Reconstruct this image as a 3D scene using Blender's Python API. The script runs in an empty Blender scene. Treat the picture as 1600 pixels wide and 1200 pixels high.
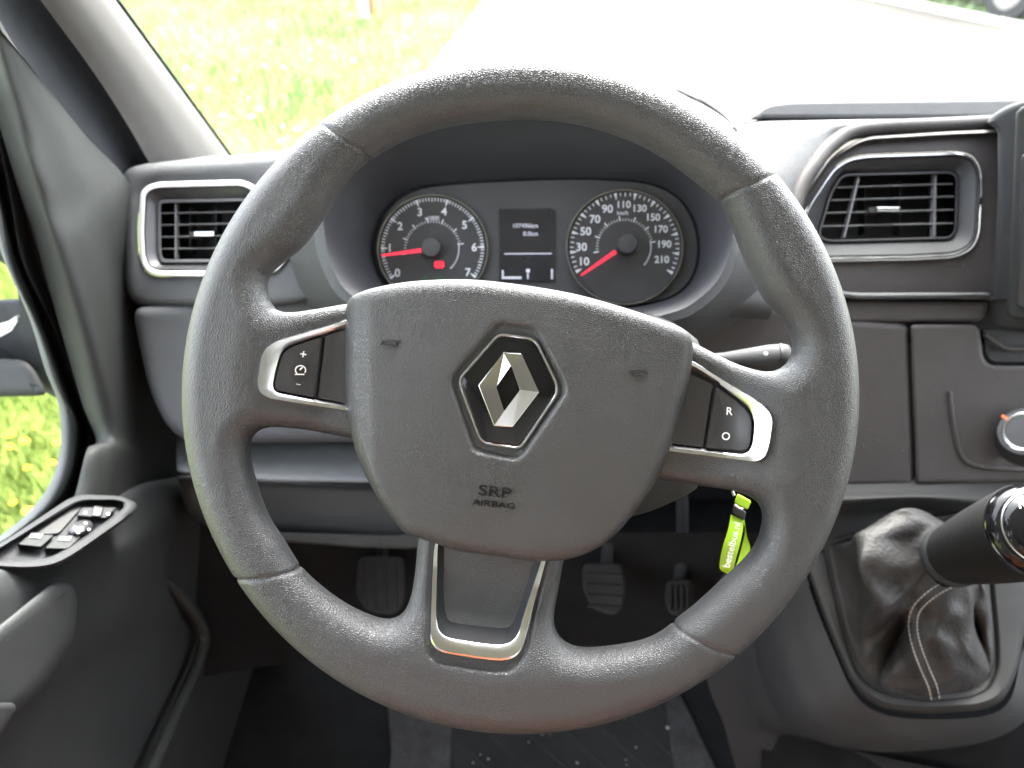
import bpy, bmesh, math, random
import numpy as np
from mathutils import Vector, Matrix
from mathutils.geometry import tessellate_polygon
from mathutils.bvhtree import BVHTree
random.seed(7); rng = np.random.default_rng(7)
SC = bpy.context.scene
COL = SC.collection
# ------------------------------------------------------------------ camera, world, sun
PITCH = math.radians(35); CAMZ = 1.75
FPX = 1209.0                       # focal length in pixels of a 1600 px wide frame
D0 = 0.46                          # steering wheel to lens
cam = bpy.data.cameras.new('camera'); camo = bpy.data.objects.new('camera', cam); COL.objects.link(camo)
camo.location = (0, 0, CAMZ); camo.rotation_euler = (math.pi/2 - PITCH, 0, 0)
cam.sensor_width = 36; cam.lens = 36*FPX/1600; cam.clip_start = .02; cam.clip_end = 2000
cam.dof.use_dof = True; cam.dof.focus_distance = D0 - .005; cam.dof.aperture_fstop = 8
SC.camera = camo
SUN_EL, SUN_AZ = math.radians(50), math.radians(10)       # high hazy sun ahead of the van
w = bpy.data.worlds.new('World'); SC.world = w; w.use_nodes = True
wn = w.node_tree; bg = wn.nodes['Background']
sky = wn.nodes.new('ShaderNodeTexSky'); sky.sky_type = 'NISHITA'; sky.sun_disc = False
sky.sun_elevation = SUN_EL; sky.sun_rotation = SUN_AZ; sky.air_density = 1.0; sky.dust_density = 3.0; sky.ozone_density = 1.0
hs = wn.nodes.new('ShaderNodeHueSaturation'); hs.inputs['Saturation'].default_value = .3      # thin white cloud
wn.links.new(sky.outputs[0], hs.inputs['Color']); wn.links.new(hs.outputs[0], bg.inputs[0]); bg.inputs[1].default_value = .15
sl = bpy.data.lights.new('sun', 'SUN'); sl.energy = .6; sl.angle = math.radians(25); sl.color = (1, .95, .87)
so = bpy.data.objects.new('sun', sl); COL.objects.link(so)
sd = Vector((math.sin(SUN_AZ)*math.cos(SUN_EL), math.cos(SUN_AZ)*math.cos(SUN_EL), math.sin(SUN_EL)))
so.rotation_euler = sd.to_track_quat('Z', 'Y').to_euler(); so.location = (0, -6, 8)
SC.view_settings.view_transform = 'Standard'; SC.view_settings.look = 'None'
SC.view_settings.exposure = 4.3; SC.view_settings.gamma = 1
SC.cycles.max_bounces = 10; SC.cycles.diffuse_bounces = 6; SC.cycles.glossy_bounces = 5; SC.cycles.transparent_max_bounces = 16
SC.cycles.sample_clamp_indirect = 8

# ------------------------------------------------------------------ frames
S_, C_ = math.sin(PITCH), math.cos(PITCH)
RIGHT, UP, FWD = Vector((1, 0, 0)), Vector((0, S_, C_)), Vector((0, C_, -S_))
CAM = Vector((0, 0, CAMZ))
def W(px, py, d):                                   # point seen at (px,py) lying d metres deep
    return CAM + (FWD + RIGHT*((px-800)/FPX) + UP*((600-py)/FPX))*d
def DX(px, x): return x*FPX/(px-800)                # depth at which the ray through px reaches the plane x
def DZ(py, z): return (z-CAMZ)/(-S_ + C_*(600-py)/FPX)
def tilt(d0, cx=800, cy=600, gx=0, gy=0):           # depth varying over a sloping face (metres per 100 px)
    return lambda px, py: d0 + gx*(px-cx)/100 + gy*(py-cy)/100
def dep(d): return d if callable(d) else (lambda px, py: d)

# ------------------------------------------------------------------ materials
def mat(name, col, rough=.5, metal=0., spec=.5, grain=None, var=.12, dust=0., coat=0., emit=None, rvar=.0, sheen=0.):
    m = bpy.data.materials.new(name); m.use_nodes = True
    nt = m.node_tree; N = nt.nodes; LK = nt.links.new
    b = N['Principled BSDF']
    b.inputs['Roughness'].default_value = rough; b.inputs['Metallic'].default_value = metal
    b.inputs['Specular IOR Level'].default_value = spec; b.inputs['Coat Weight'].default_value = coat
    b.inputs['Coat Roughness'].default_value = .05; b.inputs['Sheen Weight'].default_value = sheen
    tc = N.new('ShaderNodeTexCoord'); O = tc.outputs['Object']
    c = (*col, 1)
    n1 = N.new('ShaderNodeTexNoise'); n1.inputs['Scale'].default_value = 26; n1.inputs['Detail'].default_value = 8; n1.inputs['Roughness'].default_value = .65
    LK(O, n1.inputs['Vector'])
    mr = N.new('ShaderNodeMapRange'); mr.inputs[1].default_value = .3; mr.inputs[2].default_value = .7
    mr.inputs[3].default_value = 1-var; mr.inputs[4].default_value = 1+var; LK(n1.outputs['Fac'], mr.inputs[0])
    mx = N.new('ShaderNodeVectorMath'); mx.operation = 'SCALE'; mx.inputs[0].default_value = col; LK(mr.outputs[0], mx.inputs['Scale'])
    out = mx.outputs[0]
    if dust:
        n2 = N.new('ShaderNodeTexVoronoi'); n2.inputs['Scale'].default_value = 150; LK(O, n2.inputs['Vector'])
        n3 = N.new('ShaderNodeTexNoise'); n3.inputs['Scale'].default_value = 18; LK(O, n3.inputs['Vector'])
        sb = N.new('ShaderNodeSeparateColor'); LK(n2.outputs['Color'], sb.inputs[0])
        rr = N.new('ShaderNodeMath'); rr.operation = 'MULTIPLY_ADD'; LK(sb.outputs[0], rr.inputs[0]); rr.inputs[1].default_value = .16; rr.inputs[2].default_value = -.07
        lt = N.new('ShaderNodeMath'); lt.operation = 'LESS_THAN'; LK(n2.outputs['Distance'], lt.inputs[0]); LK(rr.outputs[0], lt.inputs[1])
        gt = N.new('ShaderNodeMath'); gt.operation = 'GREATER_THAN'; LK(n3.outputs['Fac'], gt.inputs[0]); gt.inputs[1].default_value = .52
        mu = N.new('ShaderNodeMath'); mu.operation = 'MULTIPLY'; LK(lt.outputs[0], mu.inputs[0]); LK(gt.outputs[0], mu.inputs[1])
        mu2 = N.new('ShaderNodeMath'); mu2.operation = 'MULTIPLY'; LK(mu.outputs[0], mu2.inputs[0]); mu2.inputs[1].default_value = dust
        mc = N.new('ShaderNodeMix'); mc.data_type = 'RGBA'; LK(mu2.outputs[0], mc.inputs[0]); LK(out, mc.inputs[6]); mc.inputs[7].default_value = (.32, .30, .27, 1)
        out = mc.outputs[2]
    LK(out, b.inputs['Base Color'])
    if rvar:
        r2 = N.new('ShaderNodeMapRange'); r2.inputs[1].default_value = .3; r2.inputs[2].default_value = .7
        r2.inputs[3].default_value = rough-rvar; r2.inputs[4].default_value = rough+rvar; LK(n1.outputs['Fac'], r2.inputs[0]); LK(r2.outputs[0], b.inputs['Roughness'])
    if grain:
        kind, size, h = grain
        bp = N.new('ShaderNodeBump'); bp.inputs['Strength'].default_value = 1; bp.inputs['Distance'].default_value = h
        if kind == 'leather':
            nd = N.new('ShaderNodeTexNoise'); nd.inputs['Scale'].default_value = .7/size; nd.inputs['Detail'].default_value = 1; LK(O, nd.inputs['Vector'])
            va = N.new('ShaderNodeVectorMath'); va.operation = 'SCALE'; va.inputs['Scale'].default_value = size*.45; LK(nd.outputs['Color'], va.inputs[0])
            vb = N.new('ShaderNodeVectorMath'); vb.operation = 'ADD'; LK(O, vb.inputs[0]); LK(va.outputs[0], vb.inputs[1])
            v = N.new('ShaderNodeTexVoronoi'); v.feature = 'DISTANCE_TO_EDGE'; v.inputs['Scale'].default_value = 1/size; LK(vb.outputs[0], v.inputs['Vector'])
            m2 = N.new('ShaderNodeMapRange'); m2.interpolation_type = 'SMOOTHSTEP'; m2.inputs[1].default_value = 0; m2.inputs[2].default_value = .34; LK(v.outputs['Distance'], m2.inputs[0])
            LK(m2.outputs[0], bp.inputs['Height'])
        else:
            v = N.new('ShaderNodeTexNoise'); v.inputs['Scale'].default_value = 1/size; v.inputs['Detail'].default_value = 2; LK(O, v.inputs['Vector'])
            LK(v.outputs['Fac'], bp.inputs['Height'])
        LK(bp.outputs[0], b.inputs['Normal'])
    if emit:
        b.inputs['Emission Color'].default_value = (*emit[0], 1); b.inputs['Emission Strength'].default_value = emit[1]
    return m
M = dict(
 leather=mat('wheel_leather', (.039, .040, .042), .37, spec=.55, grain=('leather', .00125, .00017), var=.05, rvar=.05),
 pad=mat('airbag_leather', (.040, .0405, .0415), .38, spec=.55, grain=('leather', .0012, .00015), var=.05, rvar=.06),
 dash=mat('dash_plastic', (.047, .049, .053), .5, spec=.4, grain=('leather', .0012, .00024), dust=.4),
 dash2=mat('dash_plastic_orange_cast', (.039, .0345, .034), .6, spec=.3, grain=('noise', .0010, .00042), dust=.6),  # brown tint stands in for the orange reflection on this plastic
 hood=mat('binnacle_plastic', (.022, .022, .026), .55, grain=('noise', .0008, .0001), dust=.5),
 face=mat('dial_black', (.030, .030, .033), .35, dust=.25),
 panel=mat('cluster_panel', (.030, .030, .033), .5, dust=.3),
 chrome=mat('satin_chrome', (.55, .56, .58), .24, metal=1, var=.04, rvar=.04),
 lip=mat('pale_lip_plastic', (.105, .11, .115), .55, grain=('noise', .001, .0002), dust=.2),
 chrome_lit=mat('lit_vent_chrome', (.80, .80, .81), .38, metal=.25, var=.02),  # left vent ring: bright window reflection put into a whitened colour
 ring=mat('gauge_ring_metal', (.36, .36, .37), .3, metal=1, var=.05),
 bright=mat('polished_chrome', (.46, .46, .48), .09, metal=1, var=.03),
 gloss=mat('gloss_black', (.005, .005, .006), .10, spec=.3, dust=.1),
 switch=mat('switch_rubber', (.028, .028, .030), .42, dust=.45),
 bezel=mat('spoke_bezel_dark', (.014, .015, .017), .6, spec=.2, dust=1.2),
 glassrun=mat('glass_run_grey', (.085, .09, .095), .7, spec=.3, grain=('noise', .001, .0001)),
 insert=mat('insert_plastic', (.036, .035, .034), .55, grain=('noise', .0012, .0001), dust=.9),
 white=mat('white_print', (.80, .80, .80), .5, var=.02),
 numeral=mat('dial_print', (.48, .49, .52), .5, var=.02),
 needle=mat('needle_red', (.75, .02, .05), .4, emit=((1, .03, .07), .03)),
 lampred=mat('warning_red', (.8, .02, .04), .4, emit=((1, .02, .05), .05)),
 lampgreen=mat('warning_green', (.01, .10, .02), .4, emit=((.05, .6, .1), .001)),
 lcd=mat('display_glass', (.012, .012, .015), .25, dust=.1),
 lcdtext=mat('display_text', (.3, .3, .34), .4, emit=((.7, .75, .9), .015)),
 vent=mat('vent_plastic', (.040, .040, .043), .38, grain=('noise', .0008, .00005), dust=.2),
 ventslat=mat('vent_slat', (.12, .12, .125), .3),
 cavity=mat('vent_cavity', (.010, .010, .011), .6),
 pillar=mat('pillar_trim', (.085, .081, .076), .9, spec=.25, grain=('noise', .0012, .0002), var=.05),
 seal=mat('rubber_seal', (.013, .014, .017), .8, spec=.2, grain=('noise', .0012, .0003), var=.25),
 frame=mat('door_frame_plastic', (.026, .028, .027), .65, spec=.3, grain=('noise', .001, .0002), dust=.2),
 frame2=mat('door_trim_dark', (.028, .029, .031), .65, spec=.3, grain=('noise', .001, .0002), dust=.3),
 door=mat('door_plastic', (.029, .031, .032), .55, grain=('noise', .001, .00022), dust=.35),
 mirror=mat('mirror_silver', (.9, .9, .9), .02, metal=1, var=.0),
 tunnel=mat('tunnel_plastic', (.026, .027, .028), .6, grain=('noise', .0011, .0003), dust=.3),
 console=mat('console_plastic', (.024, .024, .0235), .65, spec=.3, grain=('noise', .0011, .0003), dust=.2),
 gaiter=mat('gaiter_leather', (.022, .021, .0205), .58, spec=.35, grain=('noise', .0035, .0009), var=.25, rvar=.08),
 thread=mat('pale_thread', (.38, .37, .35), .8, var=.1),
 sleeve=mat('lever_sleeve', (.011, .011, .012), .7, spec=.25, grain=('noise', .0009, .0003)),
 carpet=mat('carpet', (.040, .042, .044), .95, grain=('noise', .0035, .004), var=.5),
 floor=mat('floor_vinyl', (.011, .012, .013), .85, spec=.12, grain=('noise', .002, .0006), var=.3, dust=.4),
 rubber=mat('mat_rubber', (.019, .021, .022), .75, spec=.25, grain=('noise', .002, .0004), var=.2, dust=.6),
 steel=mat('pedal_rubber', (.020, .021, .022), .7, spec=.2, grain=('noise', .002, .0004), var=.3),
 green=mat('strap_green', (.30, .52, .012), .5, grain=('noise', .001, .00015), var=.1),
 headliner=mat('headliner', (.50, .49, .47), .9, var=.05),
 shell=mat('shell_grey', (.16, .16, .16), .8, var=.1),
 vanwhite=mat('van_reflection_white', (.75, .75, .74), .3, coat=.5, var=.02),
 jacket=mat('jacket_orange', (.36, .10, .03), .7),
 emboss=mat('relief_shade', (.013, .013, .013), .8, spec=.1),  # letters darkened to stand in for the shade of their relief
 orange=mat('orange_mark', (.8, .16, .03), .4),
 petal=mat('petal_white', (.8, .8, .78), .7, var=.1),
 yellow=mat('dandelion_yellow', (.80, .55, .01), .7, var=.15),
 stem=mat('stem_green', (.10, .20, .03), .7),
 carpaint=mat('car_paint', (.045, .055, .075), .3, coat=.8),
 tyre=mat('tyre_rubber', (.02, .02, .022), .8),
 carglass=mat('car_glass', (.02, .025, .03), .1),
 postwhite=mat('post_white', (.8, .8, .8), .5), postred=mat('post_red', (.55, .10, .05), .5),
 kerb=mat('kerb_concrete', (.52, .50, .46), .9, grain=('noise', .02, .002), var=.2),
)
def glassmat(name, tint):
    m = bpy.data.materials.new(name); m.use_nodes = True; nt = m.node_tree; N = nt.nodes; N.clear(); LK = nt.links.new
    o = N.new('ShaderNodeOutputMaterial'); t = N.new('ShaderNodeBsdfTransparent'); g = N.new('ShaderNodeBsdfGlossy'); x = N.new('ShaderNodeMixShader')
    f = N.new('ShaderNodeLayerWeight'); f.inputs[0].default_value = .5
    p = N.new('ShaderNodeMath'); p.operation = 'POWER'; p.inputs[1].default_value = 5; LK(f.outputs['Facing'], p.inputs[0])
    q = N.new('ShaderNodeMath'); q.operation = 'MULTIPLY_ADD'; q.inputs[1].default_value = .9; q.inputs[2].default_value = .05; LK(p.outputs[0], q.inputs[0])
    t.inputs[0].default_value = (*tint, 1); g.inputs['Roughness'].default_value = .01
    LK(q.outputs[0], x.inputs[0]); LK(t.outputs[0], x.inputs[1]); LK(g.outputs[0], x.inputs[2]); LK(x.outputs[0], o.inputs[0])
    return m
M['glass'] = glassmat('clear_glass', (.93, .95, .93))

# ------------------------------------------------------------------ object helpers
def tag(o, label=None, cat=None, group=None, kind=None):
    for k, v in (('label', label), ('category', cat), ('group', group), ('kind', kind)):
        if v: o[k] = v
    return o
def thing(name, label, cat, loc=(0, 0, 0), rot=(0, 0, 0), group=None):
    o = bpy.data.objects.new(name, None); COL.objects.link(o); o.location = loc; o.rotation_euler = rot; o.empty_display_size = .02
    return tag(o, label, cat, group)
def root_of(p):
    v = Vector((0, 0, 0))
    while p is not None: v += p.location; p = p.parent
    return v
def finish(name, verts, faces, m, parent=None, smooth=40, local=False, recalc=True, mats=None, fmat=None):
    """one mesh object; verts in world space unless local"""
    off = Vector((0, 0, 0)) if local else (root_of(parent) if parent is not None else None)
    vs = [Vector(v) for v in verts]
    if off is None:
        off = sum(vs, Vector((0, 0, 0)))/max(1, len(vs))
    me = bpy.data.meshes.new(name); me.from_pydata([v-off for v in vs], [], [tuple(map(int, f)) for f in faces])
    if recalc:
        bm = bmesh.new(); bm.from_mesh(me); bmesh.ops.remove_doubles(bm, verts=bm.verts, dist=1e-6); bmesh.ops.recalc_face_normals(bm, faces=bm.faces); bm.to_mesh(me); bm.free()
    for mm in ([m] + (mats or [])): me.materials.append(mm)
    if fmat is not None and not recalc:
        me.polygons.foreach_set('material_index', fmat)
    if smooth:
        me.polygons.foreach_set('use_smooth', [True]*len(me.polygons))
        if smooth < 180: me.set_sharp_from_angle(angle=math.radians(smooth))
    o = bpy.data.objects.new(name, me); COL.objects.link(o)
    if parent is not None: o.parent = parent
    elif not local: o.location = off
    return o
def crom(pts, n=12, closed=False):                   # Catmull-Rom through the points
    P = np.array(pts, float); k = len(P); out = []
    segs = k if closed else k-1
    for i in range(segs):
        if closed: a, b, c, d = P[(i-1) % k], P[i], P[(i+1) % k], P[(i+2) % k]
        else: a, b, c, d = P[max(i-1, 0)], P[i], P[i+1], P[min(i+2, k-1)]
        for t in np.linspace(0, 1, n, endpoint=False):
            out.append(.5*((2*b)+(c-a)*t+(2*a-5*b+4*c-d)*t*t+(-a+3*b-3*c+d)*t**3))
    if not closed: out.append(P[-1])
    return np.array(out)
def fillet(pts, r, n=5):                             # closed polygon with rounded corners
    P = np.array(pts, float); k = len(P); out = []
    R = r if hasattr(r, '__len__') else [r]*k
    for i in range(k):
        a, b, c = P[i-1], P[i], P[(i+1) % k]
        u, v = a-b, c-b; lu, lv = np.linalg.norm(u[:2]), np.linalg.norm(v[:2])
        q = min(R[i], lu*.49, lv*.49)
        if q < 1e-9: out.append(b); continue
        p0, p1 = b+u/lu*q, b+v/lv*q
        for t in np.linspace(0, 1, n+1): out.append((1-t)**2*p0+2*t*(1-t)*b+t*t*p1)
    return np.array(out)
def resample(poly, n, closed=True):
    P = np.array(poly, float); Q = np.vstack([P, P[:1]]) if closed else P
    s = np.concatenate([[0], np.cumsum(np.linalg.norm(np.diff(Q[:, :2], axis=0), axis=1))])
    t = np.linspace(0, s[-1], n, endpoint=not closed)
    return np.stack([np.interp(t, s, Q[:, j]) for j in range(Q.shape[1])], 1)
def by_angle(poly, ctr, n):                          # closed star-shaped outline sampled at n equal angles round ctr
    P = np.array(poly, float); Q = np.roll(P, -1, 0); out = []
    c = np.array(ctr, float)
    for th in np.linspace(0, 2*math.pi, n, endpoint=False):
        d = np.array([math.cos(th), math.sin(th)])
        a = P[:, :2]-c; e = (Q-P)[:, :2]
        den = d[0]*e[:, 1]-d[1]*e[:, 0]; den = np.where(abs(den) < 1e-12, 1e-12, den)
        t = (a[:, 0]*e[:, 1]-a[:, 1]*e[:, 0])/den; u = (a[:, 0]*d[1]-a[:, 1]*d[0])/den
        ok = (t > 0) & (u >= -1e-6) & (u <= 1+1e-6)
        i = int(np.argmax(np.where(ok, t, -1)))
        out.append(P[i]+np.clip(u[i], 0, 1)*(Q[i]-P[i]))
    return np.array(out)
def inset(poly, q):                                  # closed outline moved inwards by q
    P = np.array(poly, float); a = np.roll(P, 1, 0)[:, :2]; c = np.roll(P, -1, 0)[:, :2]
    area = .5*np.sum(P[:, 0]*c[:, 1]-c[:, 0]*P[:, 1])
    t = c-a; L_ = np.linalg.norm(t, axis=1, keepdims=True)+1e-12; t = t/L_
    nrm = np.stack([-t[:, 1], t[:, 0]], 1)*(1 if area > 0 else -1)
    out = P.copy(); out[:, :2] += nrm*q
    return out
def loft(loops, closed=True, cap0=False, cap1=False, ring=False):
    n = len(loops[0]); V = [p for l in loops for p in l]; F = []
    K = len(loops)
    for k in range(K if ring else K-1):
        a, b = k*n, ((k+1) % K)*n
        for i in range(n if closed else n-1):
            j = (i+1) % n; F.append((a+i, a+j, b+j, b+i))
    if cap0: F.append(tuple(range(n))[::-1])
    if cap1: F.append(tuple(range((K-1)*n, K*n)))
    return V, F
def px_loops(loops):                                  # loops of (px,py,depth) -> world
    return [[W(*p) for p in l] for l in loops]
def with_depth(poly, d):
    P = np.array(poly, float); f = dep(d)
    return np.array([(p[0], p[1], f(p[0], p[1])) for p in P])
def solid(name, outline, d, thick, bev, m, parent, n=96, back_grow=0, seg=4, smooth=40, raw=False):
    """rounded slab: the traced outline is its widest contour; bev in metres; thick = depth behind"""
    P = np.array(outline, float)[:, :2]
    P = P if raw else resample(P, n)
    f = dep(d); dm = f(*P.mean(0)); q = bev*FPX/dm
    L0 = with_depth(inset(P, -back_grow*FPX/dm), d); L0[:, 2] += thick
    loops = [L0]
    for k in range(seg+1):
        a = k/seg*math.pi/2
        l = with_depth(inset(P, q*(1-math.cos(a))), d); l[:, 2] += bev*(1-math.sin(a)); loops.append(l)
    l = with_depth(inset(P, q*1.25), d); loops.append(l)
    V, F = loft(px_loops(loops), cap0=False, cap1=False)
    n_ = len(P); b0 = (len(loops)-1)*n_
    for o_, ll in ((0, loops[0]), (b0, l)):
        for t in tessellate_polygon([[Vector((p[0], p[1], 0)) for p in ll]]): F.append(tuple(o_+i for i in t))
    return finish(name, V, F, m, parent, smooth)
def annulus(name, loops, ctr, m, parent, n=128, cap1=False, smooth=35, ring=False):
    LL = [by_angle(l, ctr, n) for l in loops]
    V, F = loft(px_loops(LL), cap1=cap1, ring=ring)
    return finish(name, V, F, m, parent, smooth)
def sheet(name, rows, m, parent, nu=40, nv=8, smooth=60, thick=0):
    """surface through rows of (px,py,depth) points"""
    R = [resample(crom(r, 10), nu, False) for r in rows]
    A = np.array(R); K = A.shape[0]
    G = np.stack([crom(A[:, i], nv) for i in range(nu)], 1)
    loops = px_loops(G)
    V, F = loft(loops, closed=False)
    o = finish(name, V, F, m, parent, smooth)
    if thick:
        md = o.modifiers.new('thickness', 'SOLIDIFY'); md.thickness = thick; md.offset = 0
    return o
def tube(path, rad, n=10, closed=False, flat=1.0):
    P = [Vector(p) for p in path]; K = len(P); rad = rad if hasattr(rad, '__len__') else [rad]*K
    loops = []; prev = None
    for i in range(K):
        a = P[i-1] if (i > 0 or closed) else P[i]; b = P[(i+1) % K] if (i < K-1 or closed) else P[i]
        t = (b-a).normalized()
        r = prev if prev is not None else (t.orthogonal().normalized())
        r = (r - t*r.dot(t)).normalized(); prev = r; s = t.cross(r)
        loops.append([P[i]+(r*math.cos(q)+s*math.sin(q)*flat)*rad[i] for q in np.linspace(0, 2*math.pi, n, endpoint=False)])
    return loft(loops, cap0=not closed, cap1=not closed, ring=closed)
def lathe(prof, A, axis, n=48):                       # prof: (radius, distance along the axis)
    A = Vector(A); t = Vector(axis).normalized(); r = t.orthogonal().normalized(); s = t.cross(r)
    return loft([[A+t*h+(r*math.cos(q)+s*math.sin(q))*max(rr, 1e-5) for q in np.linspace(0, 2*math.pi, n, endpoint=False)] for rr, h in prof], cap0=True, cap1=True)
def box(c, x, y, z):                                  # centre and three half-axis vectors
    c, x, y, z = Vector(c), Vector(x), Vector(y), Vector(z)
    V = [c+x*i+y*j+z*k for i in (-1, 1) for j in (-1, 1) for k in (-1, 1)]
    return V, [(0, 1, 3, 2), (4, 6, 7, 5), (0, 4, 5, 1), (2, 3, 7, 6), (0, 2, 6, 4), (1, 5, 7, 3)]
def join(*ms):
    V, F = [], []
    for v, f in ms:
        o = len(V); V += list(v); F += [tuple(i+o for i in q) for q in f]
    return V, F
_txt = {}
def text2d(s, size, align='CENTER', bold=0., depth=0.):
    cu = bpy.data.curves.new('t', 'FONT'); cu.body = s; cu.size = 1; cu.align_x = align; cu.align_y = 'CENTER'; cu.offset = bold; cu.extrude = depth; cu.resolution_u = 4
    ob = bpy.data.objects.new('t', cu); COL.objects.link(ob); bpy.context.view_layer.update()
    me = ob.evaluated_get(bpy.context.evaluated_depsgraph_get()).to_mesh()
    V = [Vector((v.co.x*size, v.co.y*size, v.co.z)) for v in me.vertices]; F = [tuple(p.vertices) for p in me.polygons]
    bpy.data.objects.remove(ob); bpy.data.curves.remove(cu)
    return V, F
def text_px(s, px, py, size_px, d, rot=0, **k):       # lettering lying on a face at depth d, size in photo pixels
    V, F = text2d(s, size_px, **k); c, sn = math.cos(math.radians(rot)), math.sin(math.radians(rot)); f = dep(d)
    out = []
    for v in V:
        x, y = px+v.x*c-v.y*sn, py-(v.x*sn+v.y*c)
        out.append(W(x, y, f(x, y)-v.z))
    return out, F

# ------------------------------------------------------------------ rounded solids from signed distances
def poly_sdf(poly, X, Y):
    P = np.array(poly, float); Q = np.roll(P, -1, 0)
    d2 = np.full(X.shape, 1e9); ins = np.zeros(X.shape, bool)
    for (ax, ay), (bx, by) in zip(P, Q):
        ex, ey = bx-ax, by-ay; wx, wy = X-ax, Y-ay
        t = np.clip((wx*ex+wy*ey)/(ex*ex+ey*ey+1e-18), 0, 1)
        d2 = np.minimum(d2, (wx-ex*t)**2+(wy-ey*t)**2)
        if abs(ey) > 1e-15:
            c = ((ay > Y) != (by > Y)) & (X < ex*(Y-ay)/ey+ax); ins ^= c
    d = np.sqrt(d2); return np.where(ins, -d, d)
def surface_nets(V, org, h, iters=2):
    nx, ny, nz = V.shape; neg = V < 0
    s = np.zeros((nx-1, ny-1, nz-1), np.int8)
    for i in (0, 1):
        for j in (0, 1):
            for k in (0, 1): s += neg[i:nx-1+i, j:ny-1+j, k:nz-1+k]
    I, J, K = np.nonzero((s > 0) & (s < 8))
    idx = np.full((nx-1, ny-1, nz-1), -1, np.int64); idx[I, J, K] = np.arange(len(I))
    acc = np.zeros((len(I), 3)); cnt = np.zeros(len(I))
    cs = [(i, j, k) for i in (0, 1) for j in (0, 1) for k in (0, 1)]
    for a in cs:
        for b in cs:
            if sum(abs(p-q) for p, q in zip(a, b)) == 1 and a < b:
                va = V[I+a[0], J+a[1], K+a[2]].astype(float); vb = V[I+b[0], J+b[1], K+b[2]].astype(float)
                m = (va < 0) != (vb < 0); t = np.where(m, va/(va-vb+1e-18), 0)
                for ax in range(3): acc[:, ax] += np.where(m, a[ax]+(b[ax]-a[ax])*t, 0)
                cnt += m
    P = acc/cnt[:, None]+np.stack([I, J, K], 1)
    F = []
    for ax in range(3):
        sl0 = [slice(None)]*3; sl1 = [slice(None)]*3; sl0[ax] = slice(0, -1); sl1[ax] = slice(1, None)
        A, B = neg[tuple(sl0)], neg[tuple(sl1)]
        e = np.argwhere(A != B); o = [q for q in range(3) if q != ax]
        e = e[(e[:, o[0]] > 0) & (e[:, o[1]] > 0) & (e[:, o[0]] < idx.shape[o[0]]) & (e[:, o[1]] < idx.shape[o[1]])]
        fl = A[e[:, 0], e[:, 1], e[:, 2]]
        def at(d0, d1):
            c = e.copy(); c[:, o[0]] -= d0; c[:, o[1]] -= d1; return idx[c[:, 0], c[:, 1], c[:, 2]]
        q = np.stack([at(0, 0), at(1, 0), at(1, 1), at(0, 1)], 1)
        if ax == 1: fl = ~fl
        q[~fl] = q[~fl][:, ::-1]; F.append(q)
    F = np.vstack(F); F = F[(F >= 0).all(1)][:, ::-1]
    for _ in range(iters):
        a2 = np.zeros_like(P); c2 = np.zeros(len(P))
        for k in range(4):
            np.add.at(a2, F[:, k], P[F[:, (k+1) % 4]]+P[F[:, k-1]]); np.add.at(c2, F[:, k], 2)
        P = P*.4+.6*a2/np.maximum(c2, 1)[:, None]
    return org+P*h, F
def sdf_obj(name, d2, zf, zb, R, x0, y0, h, z0, z1, m, parent, groove=None):
    """solid with silhouette d2<0 between the height fields zb and zf, edges rounded by R"""
    z = np.arange(z0, z1, h, dtype=np.float32)[None, None, :]
    zc = ((zf+zb)/2)[:, :, None].astype(np.float32); T = ((zf-zb)/2)[:, :, None].astype(np.float32)
    Rr = np.minimum(R if hasattr(R, 'shape') else np.full(d2.shape, R), (zf-zb)/2*.97)[:, :, None].astype(np.float32)
    qa = d2[:, :, None].astype(np.float32)+Rr; qb = np.abs(z-zc)-T+Rr
    V = np.sqrt(np.maximum(qa, 0)**2+np.maximum(qb, 0)**2)-Rr+np.minimum(np.maximum(qa, qb), 0)
    if groove is not None: V += groove[:, :, None].astype(np.float32)
    P, F = surface_nets(V, np.array([x0, y0, z0]), h)
    me = bpy.data.meshes.new(name)
    me.vertices.add(len(P)); me.vertices.foreach_set('co', P.astype(np.float32).ravel())
    me.loops.add(F.size); me.loops.foreach_set('vertex_index', F.astype(np.int32).ravel())
    me.polygons.add(len(F)); me.polygons.foreach_set('loop_start', np.arange(0, F.size, 4, dtype=np.int32)); me.polygons.foreach_set('loop_total', np.full(len(F), 4, np.int32))
    me.polygons.foreach_set('use_smooth', np.ones(len(F), bool)); me.update(calc_edges=True); me.validate()
    me.materials.append(m)
    o = bpy.data.objects.new(name, me); COL.objects.link(o); o.parent = parent
    return o
def sstep(a, b, x): t = np.clip((x-a)/(b-a), 0, 1); return t*t*(3-2*t)

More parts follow.
